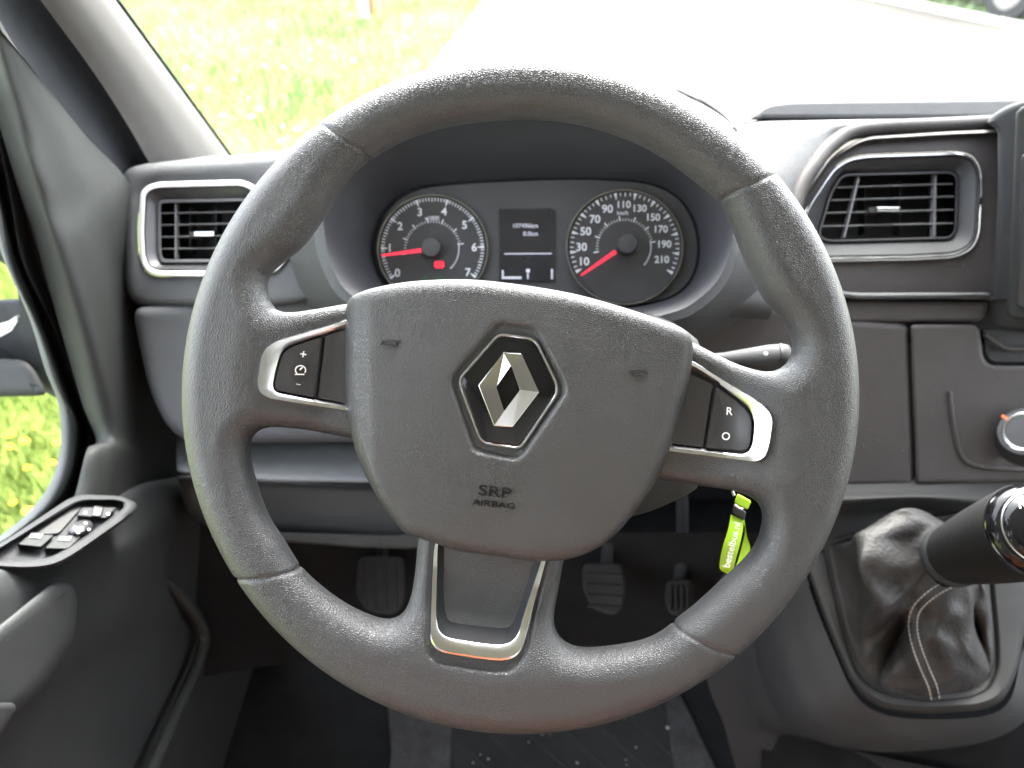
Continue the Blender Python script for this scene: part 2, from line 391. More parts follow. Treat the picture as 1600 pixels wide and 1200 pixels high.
# ================================================================== 1. outside: ground, road, kerb, verge
GX0, GK = -1.40, .11                                   # the verge edge runs x = GX0 + GK*y
def edge_x(y): return GX0+GK*y
def ground_sheet(name, poly, z, m, kind='structure'):
    V = [(x, y, z) for x, y in poly]; o = finish(name, V, [tuple(range(len(V)))], m, None, 0, recalc=False); tag(o, kind=kind); return o
def noise_ground(name, c1, c2, s1, c3=None, s2=40, rough=.95, bump=.01):
    m = bpy.data.materials.new(name); m.use_nodes = True; nt = m.node_tree; N = nt.nodes; LK = nt.links.new; b = N['Principled BSDF']; b.inputs['Roughness'].default_value = rough; b.inputs['Specular IOR Level'].default_value = .2
    tc = N.new('ShaderNodeNewGeometry'); a = N.new('ShaderNodeTexNoise'); a.inputs['Scale'].default_value = s1; a.inputs['Detail'].default_value = 8; LK(tc.outputs['Position'], a.inputs['Vector'])
    r = N.new('ShaderNodeValToRGB'); r.color_ramp.elements[0].position = .36; r.color_ramp.elements[0].color = (*c1, 1); r.color_ramp.elements[1].position = .62; r.color_ramp.elements[1].color = (*c2, 1); LK(a.outputs['Fac'], r.inputs[0])
    f = N.new('ShaderNodeTexNoise'); f.inputs['Scale'].default_value = s2; f.inputs['Detail'].default_value = 4; LK(tc.outputs['Position'], f.inputs['Vector'])
    q = N.new('ShaderNodeMapRange'); q.inputs[1].default_value = .3; q.inputs[2].default_value = .7; q.inputs[3].default_value = .75; q.inputs[4].default_value = 1.25; LK(f.outputs['Fac'], q.inputs[0])
    x = N.new('ShaderNodeVectorMath'); x.operation = 'SCALE'; LK(r.outputs[0], x.inputs[0]); LK(q.outputs[0], x.inputs['Scale']); LK(x.outputs[0], b.inputs['Base Color'])
    bp = N.new('ShaderNodeBump'); bp.inputs['Distance'].default_value = bump; LK(f.outputs['Fac'], bp.inputs['Height']); LK(bp.outputs[0], b.inputs['Normal'])
    return m
M['lawn'] = noise_ground('lawn_soil', (.10, .14, .02), (.18, .20, .05), 1.3, s2=30)
M['asphalt'] = noise_ground('worn_asphalt', (.052, .048, .042), (.088, .081, .070), .5, s2=60)
M['grass2'] = noise_ground('pale_grass_blade', (.15, .25, .075), (.27, .36, .18), .7, s2=9, bump=0)
M['grass'] = noise_ground('grass_blade', (.10, .16, .025), (.19, .23, .06), .9, s2=14, bump=0)
ground_sheet('ground', [(-400, -400), (400, -400), (400, 900), (-400, 900)], -.03, M['lawn'])
kx = lambda y: 5.8-(y-9.6)*.42                           # far kerb
ground_sheet('road', [(edge_x(-40), -40), (kx(-40), -40), (kx(16), 16), (edge_x(32), 32)][:0] or [(edge_x(-30), -30), (22.4, -30), (kx(9.6), 9.6), (kx(14), 14), (2.6, 30), (edge_x(30), 30)], -.004, M['asphalt'])
k_ = []
for i in range(14):                                      # row of pale kerb stones on the far side of the road
    y0 = 5.0+i*.82; y1 = y0+.79
    a, b = Vector((kx(y0), y0, .02)), Vector((kx(y1), y1, .02)); t = (b-a)/2; n = Vector((t.y, -t.x, 0)).normalized()*.05
    k_.append(((a+b)/2, t, n))
kr = bpy.data.objects.new('kerb', None); COL.objects.link(kr); tag(kr, kind='structure')
kr.location = (kx(9.6), 9.6, 0)
for c, t, n in k_:
    V, F = box(c, t*.985, n, Vector((0, 0, .05))); finish('kerb_stone', V, F, M['kerb'], kr, 0)
ks = bpy.data.objects.new('verge_edging', None); COL.objects.link(ks); tag(ks, kind='structure'); ks.location = (edge_x(8), 8, 0)
for i in range(16):
    y0 = 3+i*.82; a, b = Vector((edge_x(y0)-.1, y0, 0)), Vector((edge_x(y0+.8)-.1, y0+.8, 0)); t = (b-a)/2; n = Vector((t.y, -t.x, 0)).normalized()*.085
    V, F = box((a+b)/2, t*.985, n, Vector((0, 0, .05))); finish('edging_stone', V, F, M['kerb'], ks, 0)

def blades(n, xr, yr, hr, wr, ok):
    x = rng.uniform(*xr, n*2); y = rng.uniform(*yr, n*2); k = np.array([ok(a, b) for a, b in zip(x, y)]); x, y = x[k][:n], y[k][:n]; n = len(x)
    clump = .6+.8*(np.sin(x*2.1+1.3*np.sin(y*1.7))*np.sin(y*2.4+x*.8)*.5+.5)
    h = rng.uniform(*hr, n)*clump; wd = rng.uniform(*wr, n); a = rng.uniform(0, 2*np.pi, n); la = rng.uniform(0, 2*np.pi, n); ln = h*rng.uniform(.2, .9, n)
    dx, dy = np.cos(a)*wd, np.sin(a)*wd; lx, ly = np.cos(la)*ln, np.sin(la)*ln
    z = np.full(n, -.03)
    V = np.stack([np.stack([x-dx, y-dy, z], 1), np.stack([x+dx, y+dy, z], 1), np.stack([x+dx*.8+lx*.35, y+dy*.8+ly*.35, z+h*.6], 1), np.stack([x-dx*.8+lx*.35, y-dy*.8+ly*.35, z+h*.6], 1), np.stack([x+lx, y+ly, z+h], 1)], 1).reshape(-1, 3)
    b = np.arange(n)*5
    return V, [tuple(q) for q in np.stack([b, b+1, b+2, b+3], 1)]+[tuple(q) for q in np.stack([b+3, b+2, b+4], 1)]
V1, F1 = blades(44000, (-3.6, -.85), (-3.0, 3.6), (.05, .13), (.002, .004), lambda x, y: x < edge_x(y)-.12)
V2, F2 = blades(45000, (-12, .8), (3.6, 17), (.06, .2), (.004, .010), lambda x, y: x < edge_x(y)-.24)
V3, F3 = blades(8000, (3.2, 9), (8.5, 15), (.05, .14), (.004, .010), lambda x, y: kx(y)+.07 < x < kx(y)+1.0)
V4, F4 = blades(420, (-1.0, 1.5), (4, 16), (.03, .07), (.003, .006), lambda x, y: edge_x(y)-.02 < x < edge_x(y)+.03+.06*math.sin(y*3.1)*math.sin(y*1.3))
gV = np.vstack([V1, V2, V3, V4]); o1, o2, o3 = len(V1), len(V1)+len(V2), len(V1)+len(V2)+len(V3)
gF = F1+[tuple(i+o1 for i in f) for f in F2]+[tuple(i+o2 for i in f) for f in F3]+[tuple(i+o3 for i in f) for f in F4]
me = bpy.data.meshes.new('grass'); me.from_pydata(gV.tolist(), [], gF); me.materials.append(M['grass']); me.materials.append(M['grass2']); me.polygons.foreach_set('material_index', [0]*len(F1)+[1]*(len(gF)-len(F1))); go = bpy.data.objects.new('grass', me); COL.objects.link(go)
tag(go, kind='stuff')

def flower(name, head, stem, hr, label, cat, group, first=None):
    r = thing(name, label, cat, group=group)
    return r
def make_flower(name, r, hgt, hm, label, cat, group, dome):
    t = thing(name, label, cat, (0, 0, -50), group=group)
    V, F = [], []
    n = 16
    for ring, (ri, zi) in enumerate(((1.0, 0), (.78, .35), (.5, .6), (.2, .7))):   # ragged petal rings
        for k in range(n):
            a = 2*math.pi*(k+.5*(ring % 2))/n; rr = r*ri*(1+.14*random.uniform(-1, 1)); wv = r*.22
            c = Vector((math.cos(a)*rr, math.sin(a)*rr, hgt+zi*dome*r)); s = Vector((-math.sin(a), math.cos(a), 0))*wv
            i = Vector((math.cos(a)*rr*.3, math.sin(a)*rr*.3, hgt+dome*r*.45*zi))
            b = len(V); V += [i, c-s, c*1.0+Vector((0, 0, -.08*r)), c+s]; F += [(b, b+1, b+2), (b, b+2, b+3)]
    finish('flower_head', V, F, hm, t, 0, local=True)
    V, F = tube([(0, 0, -.03), (.004, .002, hgt*.5), (0, 0, hgt)], .0022, 6); finish('stem', V, F, M['stem'], t, 0, local=True)
    return t
def copy_tree(o, parent=None):
    c = o.copy(); COL.objects.link(c); c.parent = parent
    for ch in list(o.children): copy_tree(ch, c)
    return c
def place(proto, pts, sc):
    for i, (x, y) in enumerate(pts):
        o = proto if i == 0 else copy_tree(proto)
        s = sc*random.uniform(.8, 1.25); o.location = (x, y, 0); o.scale = (s, s, s); o.rotation_euler = (random.uniform(-.2, .2), random.uniform(-.2, .2), random.uniform(0, 6))
def on_ground(px, py, z=.08):
    p = W(px, py, DZ(py, z)); return p.x, p.y
d0 = make_flower('dandelion', .019, .085, M['yellow'], 'yellow dandelion flower in the grass beside the door window', 'dandelion', 'dandelions in the grass beside the door', .55)
place(d0, [on_ground(*p) for p in ((8, 672), (10, 676), (28, 686), (80, 683), (71, 715), (35, 722), (14, 774), (35, 796), (4, 690), (52, 655))], .72)
w0 = make_flower('daisy', .028, .10, M['petal'], 'small white flower in the grass ahead of the windscreen', 'flower', 'white flowers in the grass ahead of the windscreen', .25)
wpts = [(311, 83), (292, 104), (365, 119), (384, 147), (402, 168), (394, 180), (439, 191), (463, 199), (438, 212), (346, 178), (392, 100), (410, 98), (440, 99), (486, 88), (485, 75), (300, 135), (322, 136), (545, 40), (538, 58), (565, 61), (609, 47), (650, 95), (480, 120), (552, 92), (520, 86), (640, 28), (664, 38), (500, 62), (420, 62), (368, 108)]
place(w0, [on_ground(*p) for p in wpts], .6)

# red and white marker post at the road side
bp_ = Vector((*on_ground(572, 24, 0), 0)); mp = thing('marker_post', 'white post with a red panel standing in the grass ahead', 'post', bp_)
V, F = loft([[bp_+Vector((x*s, y*s, z)) for x, y in ((-.075, -.04), (.035, -.04), (.035, .04), (-.075, .04))] for s, z in ((1, -.03), (1, 1.0), (.85, 1.06))], cap0=True, cap1=True); finish('post_body', V, F, M['postwhite'], mp, 20)
V, F = box(bp_+Vector((.075, -.005, .5)), (.038, 0, 0), (0, .028, 0), (0, 0, .49)); finish('reflector_panel', V, F, M['postred'], mp, 0)
# dark parked car across the road
c0 = Vector((*on_ground(1512, 23, 0), 0)); CA = math.radians(112); cu = Vector((math.cos(CA), math.sin(CA), 0)); cv = Vector((-cu.y, cu.x, 0))
c0 = c0 - cv*.9 + cu*.9
pc = thing('parked_car', 'dark blue car parked on the grass across the road', 'car', c0)
def car_pt(a, b, z): return c0+cu*a+cv*b+Vector((0, 0, z))
prof = [(-2.1, .17), (-2.15, .6), (-2.0, .82), (-1.2, .92), (-.5, 1.38), (.8, 1.42), (1.6, .98), (2.1, .9), (2.15, .5), (2.1, .17)]
loops = []
for b, s in ((-.86, .93), (-.80, 1), (.80, 1), (.86, .93)): loops.append([car_pt(a*s if abs(b) > .81 else a, b, .22+(z-.22)*s) for a, z in prof])
V, F = loft(loops, cap0=True, cap1=True); finish('body', V, F, M['carpaint'], pc, 30)
for b in (-.868, .868):
    V, F = loft([[car_pt(a, b+(0.004 if b > 0 else -.004)*k, z) for a, z in ((-1.0, .94), (-.42, 1.28), (.75, 1.31), (1.35, .98))] for k in (0, 1)], cap0=True, cap1=True); finish('side_window', V, F, M['carglass'], pc, 0)
for a in (-1.35, 1.35):
    for b in (-.80, .80):
        sgn = 1 if b > 0 else -1
        V, F = lathe([(.2, 0), (.31, .0), (.325, .04), (.325, .16), (.31, .2), (.2, .2)], car_pt(a, b-sgn*.1, .325), cv*sgn, 32); wh = finish('wheel', V, F, M['tyre'], pc, 40)
        V, F = lathe([(.19, 0), (.2, .01), (.06, .012), (.05, .03), (.01, .03)], car_pt(a, b+sgn*.098, .325), cv*sgn, 24); finish('rim', V, F, M['chrome'], wh, 30)

# ================================================================== 2. cab shell, floor
FZ = .62
V, F = [], []
def quad(*p):
    b = len(V); V.extend(p); F.append((b, b+1, b+2, b+3))
L, RR, BK = -.56, 1.55, -.8
quad((L, BK, 2.02), (RR, BK, 2.02), (RR, .55, 2.02), (L, .55, 2.02))                # roof
quad((L, BK, FZ), (RR, BK, FZ), (RR, BK, 2.02), (L, BK, 2.02))                      # bulkhead
quad((L, BK, FZ), (L, -.1, FZ), (L, -.1, 2.02), (L, BK, 2.02))                      # behind the door
quad((L, -.1, FZ), (L, 1.35, FZ), (L, 1.35, .98), (L, -.1, .98))                  # outer skin of the door
quad((RR, BK, FZ), (RR, 1.35, FZ), (RR, 1.35, 1.2), (RR, BK, 1.2)); quad((RR, BK, 1.2), (RR, -.1, 1.2), (RR, -.1, 2.02), (RR, BK, 2.02))
quad((L, 1.35, FZ-.1), (RR, 1.35, FZ-.1), (RR, 1.30, 1.30), (L, 1.30, 1.30))        # firewall
cs_ = finish('cab_wall', V, F, M['headliner'], None, 0, recalc=False); tag(cs_, kind='structure')
V, F = box((.5, .3, FZ-.03), (1.06, 0, 0), (0, 1.1, 0), (0, 0, .03)); fl = finish('floor', V, F, M['floor'], None, 0); tag(fl, kind='structure')

# ================================================================== 3. windscreen and pillar
A_top = W(182, 0, DX(182, -.42)); A_bot = W(358, 240, DX(358, -.42)); along = (A_top-A_bot)
ws = thing('windscreen', 'wide clear windscreen in a black seal above the dashboard', 'windscreen', A_bot)
a0 = A_bot - along*.35; a1 = A_top + along*1.0
V = [a0+Vector((0, .004, 0)), a1+Vector((0, .004, 0)), a1+Vector((1.9, .004, 0)), a0+Vector((1.9, .004, 0))]
finish('pane', V, [(0, 1, 2, 3)], M['glass'], ws, 0, recalc=False)
V, F = tube([a0, A_bot, A_top, a1], .0032, 8); finish('seal', V, F, M['seal'], ws, 60)

pl = thing('windscreen_pillar', 'pale grey trimmed pillar at the left of the windscreen', 'pillar', W(230, 200, .95))
def pcol(pts, x): return [(px, py, DX(px, xx)) for (px, py), xx in zip(pts, x)]
rows = []
for t in (-.35, -.1, .15, .4, .65, .85, 1.0, 1.12):
    l = np.array([62+t*171+8*math.sin(math.pi*min(max(t, 0), 1)), 253*t]); r = np.array([182+t*176, 240*t])
    row = []
    for s, xx in ((0, -.415), (.25, -.405), (.5, -.398), (.72, -.397), (.86, -.400), (.95, -.408), (1.0, -.424)):
        p = l*(1-s)+r*s; row.append((p[0], p[1], DX(p[0], xx)))
    rows.append(row)
sheet('trim', rows, M['pillar'], pl, 30, 6)
# dark rubber door seal running beside the pillar
rows = []
for t in (-.3, 0, .25, .5, .75, 1.0, 1.15):
    l = np.array([-62+t*236, 30+270*t]); r = np.array([64+t*171+8*math.sin(math.pi*min(max(t, 0), 1)), 253*t])
    rows.append([(p[0], p[1], DX(p[0], xx)) for p, xx in ((l, -.425), (l*.75+r*.25, -.432), (l*.45+r*.55, -.436), (l*.2+r*.8, -.430), (r, -.424))])
sheet('door_seal', rows, M['seal'], pl, 24, 6)

# ================================================================== 4. driver door
dr = thing('driver_door', 'dark plastic driver door with window and switch panel', 'door', W(60, 900, .66))
def xrow(pts): return [(px, py, DX(px, x)) for px, py, x in pts]
# window frame trim: column rows from top to bottom; across from the glass side to the dash side
rows = [
 xrow([(-60, -20, -.440), (-50, -25, -.424), (-40, -30, -.414), (-28, -20, -.409), (-14, 0, -.406), (2, 48, -.404)]),
 xrow([(-14, 150, -.436), (2, 135, -.422), (14, 125, -.410), (30, 118, -.405), (46, 114, -.402), (64, 124, -.400)]),
 xrow([(24, 280, -.436), (40, 270, -.420), (52, 258, -.408), (75, 238, -.404), (102, 216, -.401), (134, 212, -.401)]),
 xrow([(48, 352, -.436), (63, 345, -.420), (76, 340, -.408), (105, 322, -.404), (150, 300, -.401), (205, 292, -.404)]),
 xrow([(62, 400, -.434), (78, 396, -.418), (94, 392, -.406), (115, 388, -.402), (150, 380, -.402), (215, 390, -.410)]),
 xrow([(96, 520, -.434), (112, 516, -.418), (130, 512, -.405), (150, 508, -.402), (185, 500, -.408), (260, 500, -.425)]),
 xrow([(128, 630, -.434), (142, 628, -.416), (160, 625, -.404), (178, 620, -.401), (212, 615, -.410), (290, 620, -.430)]),
 xrow([(150, 688, -.430), (156, 686, -.416), (170, 684, -.403), (188, 682, -.400), (222, 690, -.412), (300, 705, -.432)]),
 xrow([(136, 702, -.408), (142, 702, -.402), (160, 702, -.396), (186, 704, -.394), (226, 720, -.410), (310, 735, -.432)]),
 xrow([(122, 756, -.408), (135, 758, -.400), (155, 762, -.394), (180, 764, -.394), (226, 752, -.410), (320, 752, -.432)]),
 xrow([(110, 800, -.408), (130, 800, -.400), (155, 800, -.394), (180, 800, -.394), (226, 790, -.410), (320, 790, -.432)]),
]
sheet('window_frame', rows, M['frame'], dr, 40, 5, smooth=50)
# dark channel between the frame trim and the glass, then the grey glass run
c0_ = [(-60, 150), (-25, 280), (0, 390), (45, 495), (70, 576), (91, 632), (94, 695), (80, 751), (45, 800), (-10, 845), (-80, 885)]
c1_ = [(-45, 130), (-5, 300), (17, 415), (63, 520), (101, 621), (119, 660), (117, 712), (101, 765), (70, 802), (10, 846), (-60, 890)]
c2_ = [(-35, 120), (5, 300), (28, 412), (75, 515), (113, 615), (131, 664), (129, 716), (112, 772), (80, 808), (20, 852), (-50, 896)]
c3_ = [(-28, 110), (14, 290), (36, 405), (84, 510), (122, 612), (140, 668), (137, 720), (120, 778), (88, 813), (28, 858), (-42, 900)]
c4_ = [(-8, 100), (42, 285), (72, 394), (112, 510), (146, 612), (160, 672), (150, 724), (130, 784), (98, 818), (38, 862), (-34, 904)]
mx_ = lambda a, b, t: [(p[0]*(1-t)+q[0]*t, p[1]*(1-t)+q[1]*t) for p, q in zip(a, b)]
cols = [[(p[0], p[1], DX(p[0], x)) for p in pts] for pts, x in ((c1_, -.450), (c2_, -.474), (mx_(c2_, c3_, .7), -.456), (c3_, -.452), (mx_(c3_, c4_, .5), -.462), (c4_, -.440))]
sheet('glass_run', [[(p[0], p[1], DX(p[0], x)) for p in pts] for pts, x in ((c0_, -.462), (mx_(c0_, c1_, .2), -.452), (mx_(c0_, c1_, .6), -.446), (mx_(c0_, c1_, .9), -.447), (c1_, -.452))], M['glassrun'], dr, 60, 4, smooth=50)
sheet('window_channel', cols, M['frame2'], dr, 60, 4, smooth=50)
# glass pane
V = [W(px, py, DX(px, -.455)) for px, py in ((-400, 700), (-300, 960), (60, 830), (125, 740), (118, 650), (40, 380), (-60, 60), (-200, -200), (-420, -200))]
finish('window_pane', V, [tuple(range(len(V)))], M['glass'], dr, 0, recalc=False)
# sill and inner panel
rows = [
 xrow([(-60, 905, -.445), (0, 862, -.44), (60, 828, -.436), (110, 795, -.432), (150, 772, -.425), (230, 752, -.422), (330, 735, -.43)]),
 xrow([(-60, 905, -.43), (0, 858, -.425), (60, 822, -.42), (115, 788, -.415), (150, 772, -.41), (230, 752, -.415), (330, 745, -.425)]),
 xrow([(-60, 915, -.40), (0, 880, -.395), (70, 848, -.393), (130, 812, -.392), (185, 782, -.392), (250, 760, -.40), (335, 760, -.415)]),
 xrow([(-60, 940, -.384), (0, 905, -.382), (80, 890, -.382), (160, 850, -.384), (230, 800, -.388), (280, 778, -.395), (340, 780, -.41)]),
 xrow([(-60, 990, -.376), (0, 960, -.376), (100, 920, -.378), (190, 870, -.382), (260, 825, -.388), (305, 805, -.395), (355, 810, -.41)]),
 xrow([(-60, 1080, -.376), (0, 1060, -.38), (120, 1000, -.388), (220, 930, -.396), (280, 880, -.402), (330, 860, -.408), (380, 860, -.418)]),
 xrow([(-60, 1180, -.40), (0, 1150, -.405), (120, 1090, -.412), (220, 1030, -.418), (290, 960, -.42), (350, 930, -.42), (420, 930, -.424)]),
 xrow([(-60, 1280, -.41), (0, 1260, -.415), (110, 1230, -.42), (210, 1180, -.425), (310, 1090, -.426), (390, 1030, -.43), (470, 1010, -.44)]),
 xrow([(-60, 1400, -.42), (0, 1400, -.42), (110, 1380, -.42), (230, 1340, -.42), (370, 1240, -.43), (470, 1140, -.44), (560, 1090, -.46)]),
]
sheet('door_panel', rows, M['door'], dr, 50, 7, smooth=70)
# map pocket edge
pth = crom([(250, 896), (262, 908), (288, 938), (308, 966), (318, 992), (314, 1020), (296, 1068), (268, 1130), (238, 1200), (205, 1275)], 6)
V, F = tube([W(x, y, DX(x, -.405)) for x, y in pth], np.concatenate([np.linspace(.002, .0075, 14), np.full(len(pth)-14, .0078)]), 12); finish('pocket_edge', V, F, M['frame'], dr, 60)
# arm pad
solid('arm_pad', fillet([(-80, 1030), (0, 976), (84, 908), (114, 912), (121, 935), (116, 1000), (60, 1090), (-80, 1180)], [20, 20, 22, 16, 20, 40, 40, 20]), lambda x, y: DX(x, -.366)*.995 if x < 760 else .7, .05, .010, M['door'], dr, 110)
solid('pull_handle', fillet([(-60, 1102), (0, 1098), (22, 1098), (26, 1108), (0, 1150), (-60, 1230)], 8), lambda x, y: DX(x, -.36), .04, .004, M['door'], dr, 60)
# switch panel: a sloping plate with a raised rim
pn = Vector((.42, .22, .88)).normalized(); p0 = W(110, 832, DX(110, -.372))
def on_plate(px, py, up=0.):
    r = W(px, py, 1)-CAM; return CAM+r*((p0+pn*up-CAM).dot(pn)/r.dot(pn))
rim_o = fillet([(-30, 868), (18, 838), (118, 772), (190, 775), (218, 788), (206, 806), (118, 868), (84, 886), (40, 890), (-30, 884)], [2, 20, 22, 20, 14, 20, 30, 26, 30, 2], 6)
rim_i = fillet([(-24, 872), (22, 845), (124, 783), (182, 782), (197, 788), (190, 798), (104, 858), (76, 872), (40, 876), (-24, 878)], [2, 12, 16, 14, 8, 14, 20, 16, 20, 2], 6)
c_ = (90, 832); ro, ri = by_angle(rim_o, c_, 120), by_angle(rim_i, c_, 120)
def plate_loops(*ls): return [[on_plate(p[0], p[1], u) for p in l] for l, u in ls]
V, F = loft(plate_loops((ro, -.02), (ro, .001), (ro*.75+ri*.25, .0045), (ro*.3+ri*.7, .005), (ri, .003), (ri, -.004)), cap1=True); sp = finish('switch_panel', V, F, M['frame2'], dr, 50)
def plate_block(name, pts, u0, u1, m, par, r=4, n=40, dome=0):
    P = resample(fillet(pts, r), n); Q = inset(P, 1.0); c = P.mean(0)
    V, F = loft(plate_loops((P, u0), (P, u1-.0008), (Q, u1), (Q*.6+c*.4, u1+dome), (Q*.2+c*.8, u1+dome*1.2)), cap1=True); return finish(name, V, F, m, par, 45)
plate_block('switch_well', [(52, 836), (118, 786), (136, 784), (92, 834)], -.003, -.0015, M['cavity'], sp, 3)
for pts, a in (([(28, 851), (48, 834), (85, 836), (64, 855)], (56, 839)), ([(70, 857), (90, 837), (128, 838), (106, 858)], (101, 843))):
    s = plate_block('window_switch', pts, -.004, .004, M['frame'], sp, 3)
    b = a; q = plate_block('switch_dish', [(b[0]-13, b[1]+2), (b[0]-8, b[1]-7), (b[0]+15, b[1]-7), (b[0]+8, b[1]+4)], .0035, .0046, M['switch'], s, 2)
    V, F = [], []
    V2_, F2_ = text2d('O', 6.5, bold=.03); finish('switch_symbol', [on_plate(b[0]+v.x*1.2, b[1]-1.5-v.y*.7, .0052) for v in V2_], F2_, M['white'], s, 0)
el = [(126+19*math.cos(t)-2*math.sin(t), 825+12*math.sin(t)-3*math.cos(t)) for t in np.linspace(0, 2*math.pi, 40, endpoint=False)]
mk = plate_block('mirror_knob', el, -.003, .005, M['switch'], sp, 0, 40, .0025)
for dx, dy in ((8, -8), (-9, -1), (13, 2), (-4, 7)):
    V, F = [], []
    e2 = [(126+dx+2.3*math.cos(t), 825+dy+1.6*math.sin(t)) for t in np.linspace(0, 2*math.pi, 10, endpoint=False)]
    finish('knob_arrow', [on_plate(x, y, .0078) for x, y in e2], [tuple(range(10))], M['white'], mk, 0)
sl_ = plate_block('slider_base', [(120, 806), (127, 793), (182, 793), (166, 810)], -.003, .002, M['frame2'], sp, 3)
plate_block('mirror_slider', [(143, 806), (147, 790), (162, 792), (157, 807)], .001, .008, M['switch'], sp, 2)
for x, y in ((133, 801), (169, 803)):
    finish('slider_symbol', [on_plate(x+2.6*math.cos(t), y+2*math.sin(t), .0028) for t in np.linspace(0, 2*math.pi, 10, endpoint=False)], [tuple(range(10))], M['white'], sl_, 0)
# door mirror outside the glass
XM = -.62
def mr(px, py, o=0): return W(px, py, DX(px, XM)+o)
mo = fillet([(-260, 300), (-40, 330), (52, 400), (74, 470), (96, 560), (110, 618), (70, 622), (-20, 545), (-260, 560)], [10, 60, 40, 40, 30, 8, 20, 40, 10], 8)
mi = fillet([(-240, 380), (-40, 395), (16, 412), (31, 470), (30, 505), (16, 517), (-40, 528), (-240, 540)], [10, 10, 26, 20, 12, 12, 10, 10], 8)
c_ = (-100, 470); A_, B_ = by_angle(mo, c_, 120), by_angle(mi, c_, 120)
mc_ = W(-60, 460, .868); mn_ = Vector((.04, -1, -.06)).normalized()
def mdep(px, py): d_ = W(px, py, 1)-CAM; return (mc_-CAM).dot(mn_)/d_.dot(mn_)
def mloop(l, o): return [W(p[0], p[1], mdep(p[0], p[1])-.012+o) for p in l]
V, F = loft([mloop(A_, .16), mloop(A_, .02), mloop(A_*.85+B_*.15, .0), mloop(B_, .004), mloop(B_, .02)], cap0=True); dm = finish('door_mirror', V, F, M['frame2'], dr, 45)
Bi = inset(B_, -3); mw = B_.copy(); mw[:, 1] += 0
V, F = loft([mloop(B_, .012)], cap1=True); 
gvs = [W(p[0], p[1], mdep(p[0], p[1])) for p in B_]
finish('mirror_glass', gvs, [tuple(range(len(gvs)))], M['mirror'], dm, 0, recalc=False)
edge_pts = [(-100, 528), (-40, 523), (0, 516), (16, 510), (26, 499)]  # white strip painted in for the van side reflected in the glass
V, F = tube([W(x, y, mdep(x, y)-.004) for x, y in edge_pts], [.009, .009, .008, .006, .003], 8, flat=.5); finish('van_reflection', V, F, M['vanwhite'], dm, 60)
solid('mirror_arm', fillet([(-260, 560), (0, 561), (38, 562), (52, 575), (75, 616), (60, 619), (0, 620), (-260, 620)], [5, 5, 14, 16, 8, 8, 5, 5]), .845, .08, .010, M['frame2'], dm, 90)

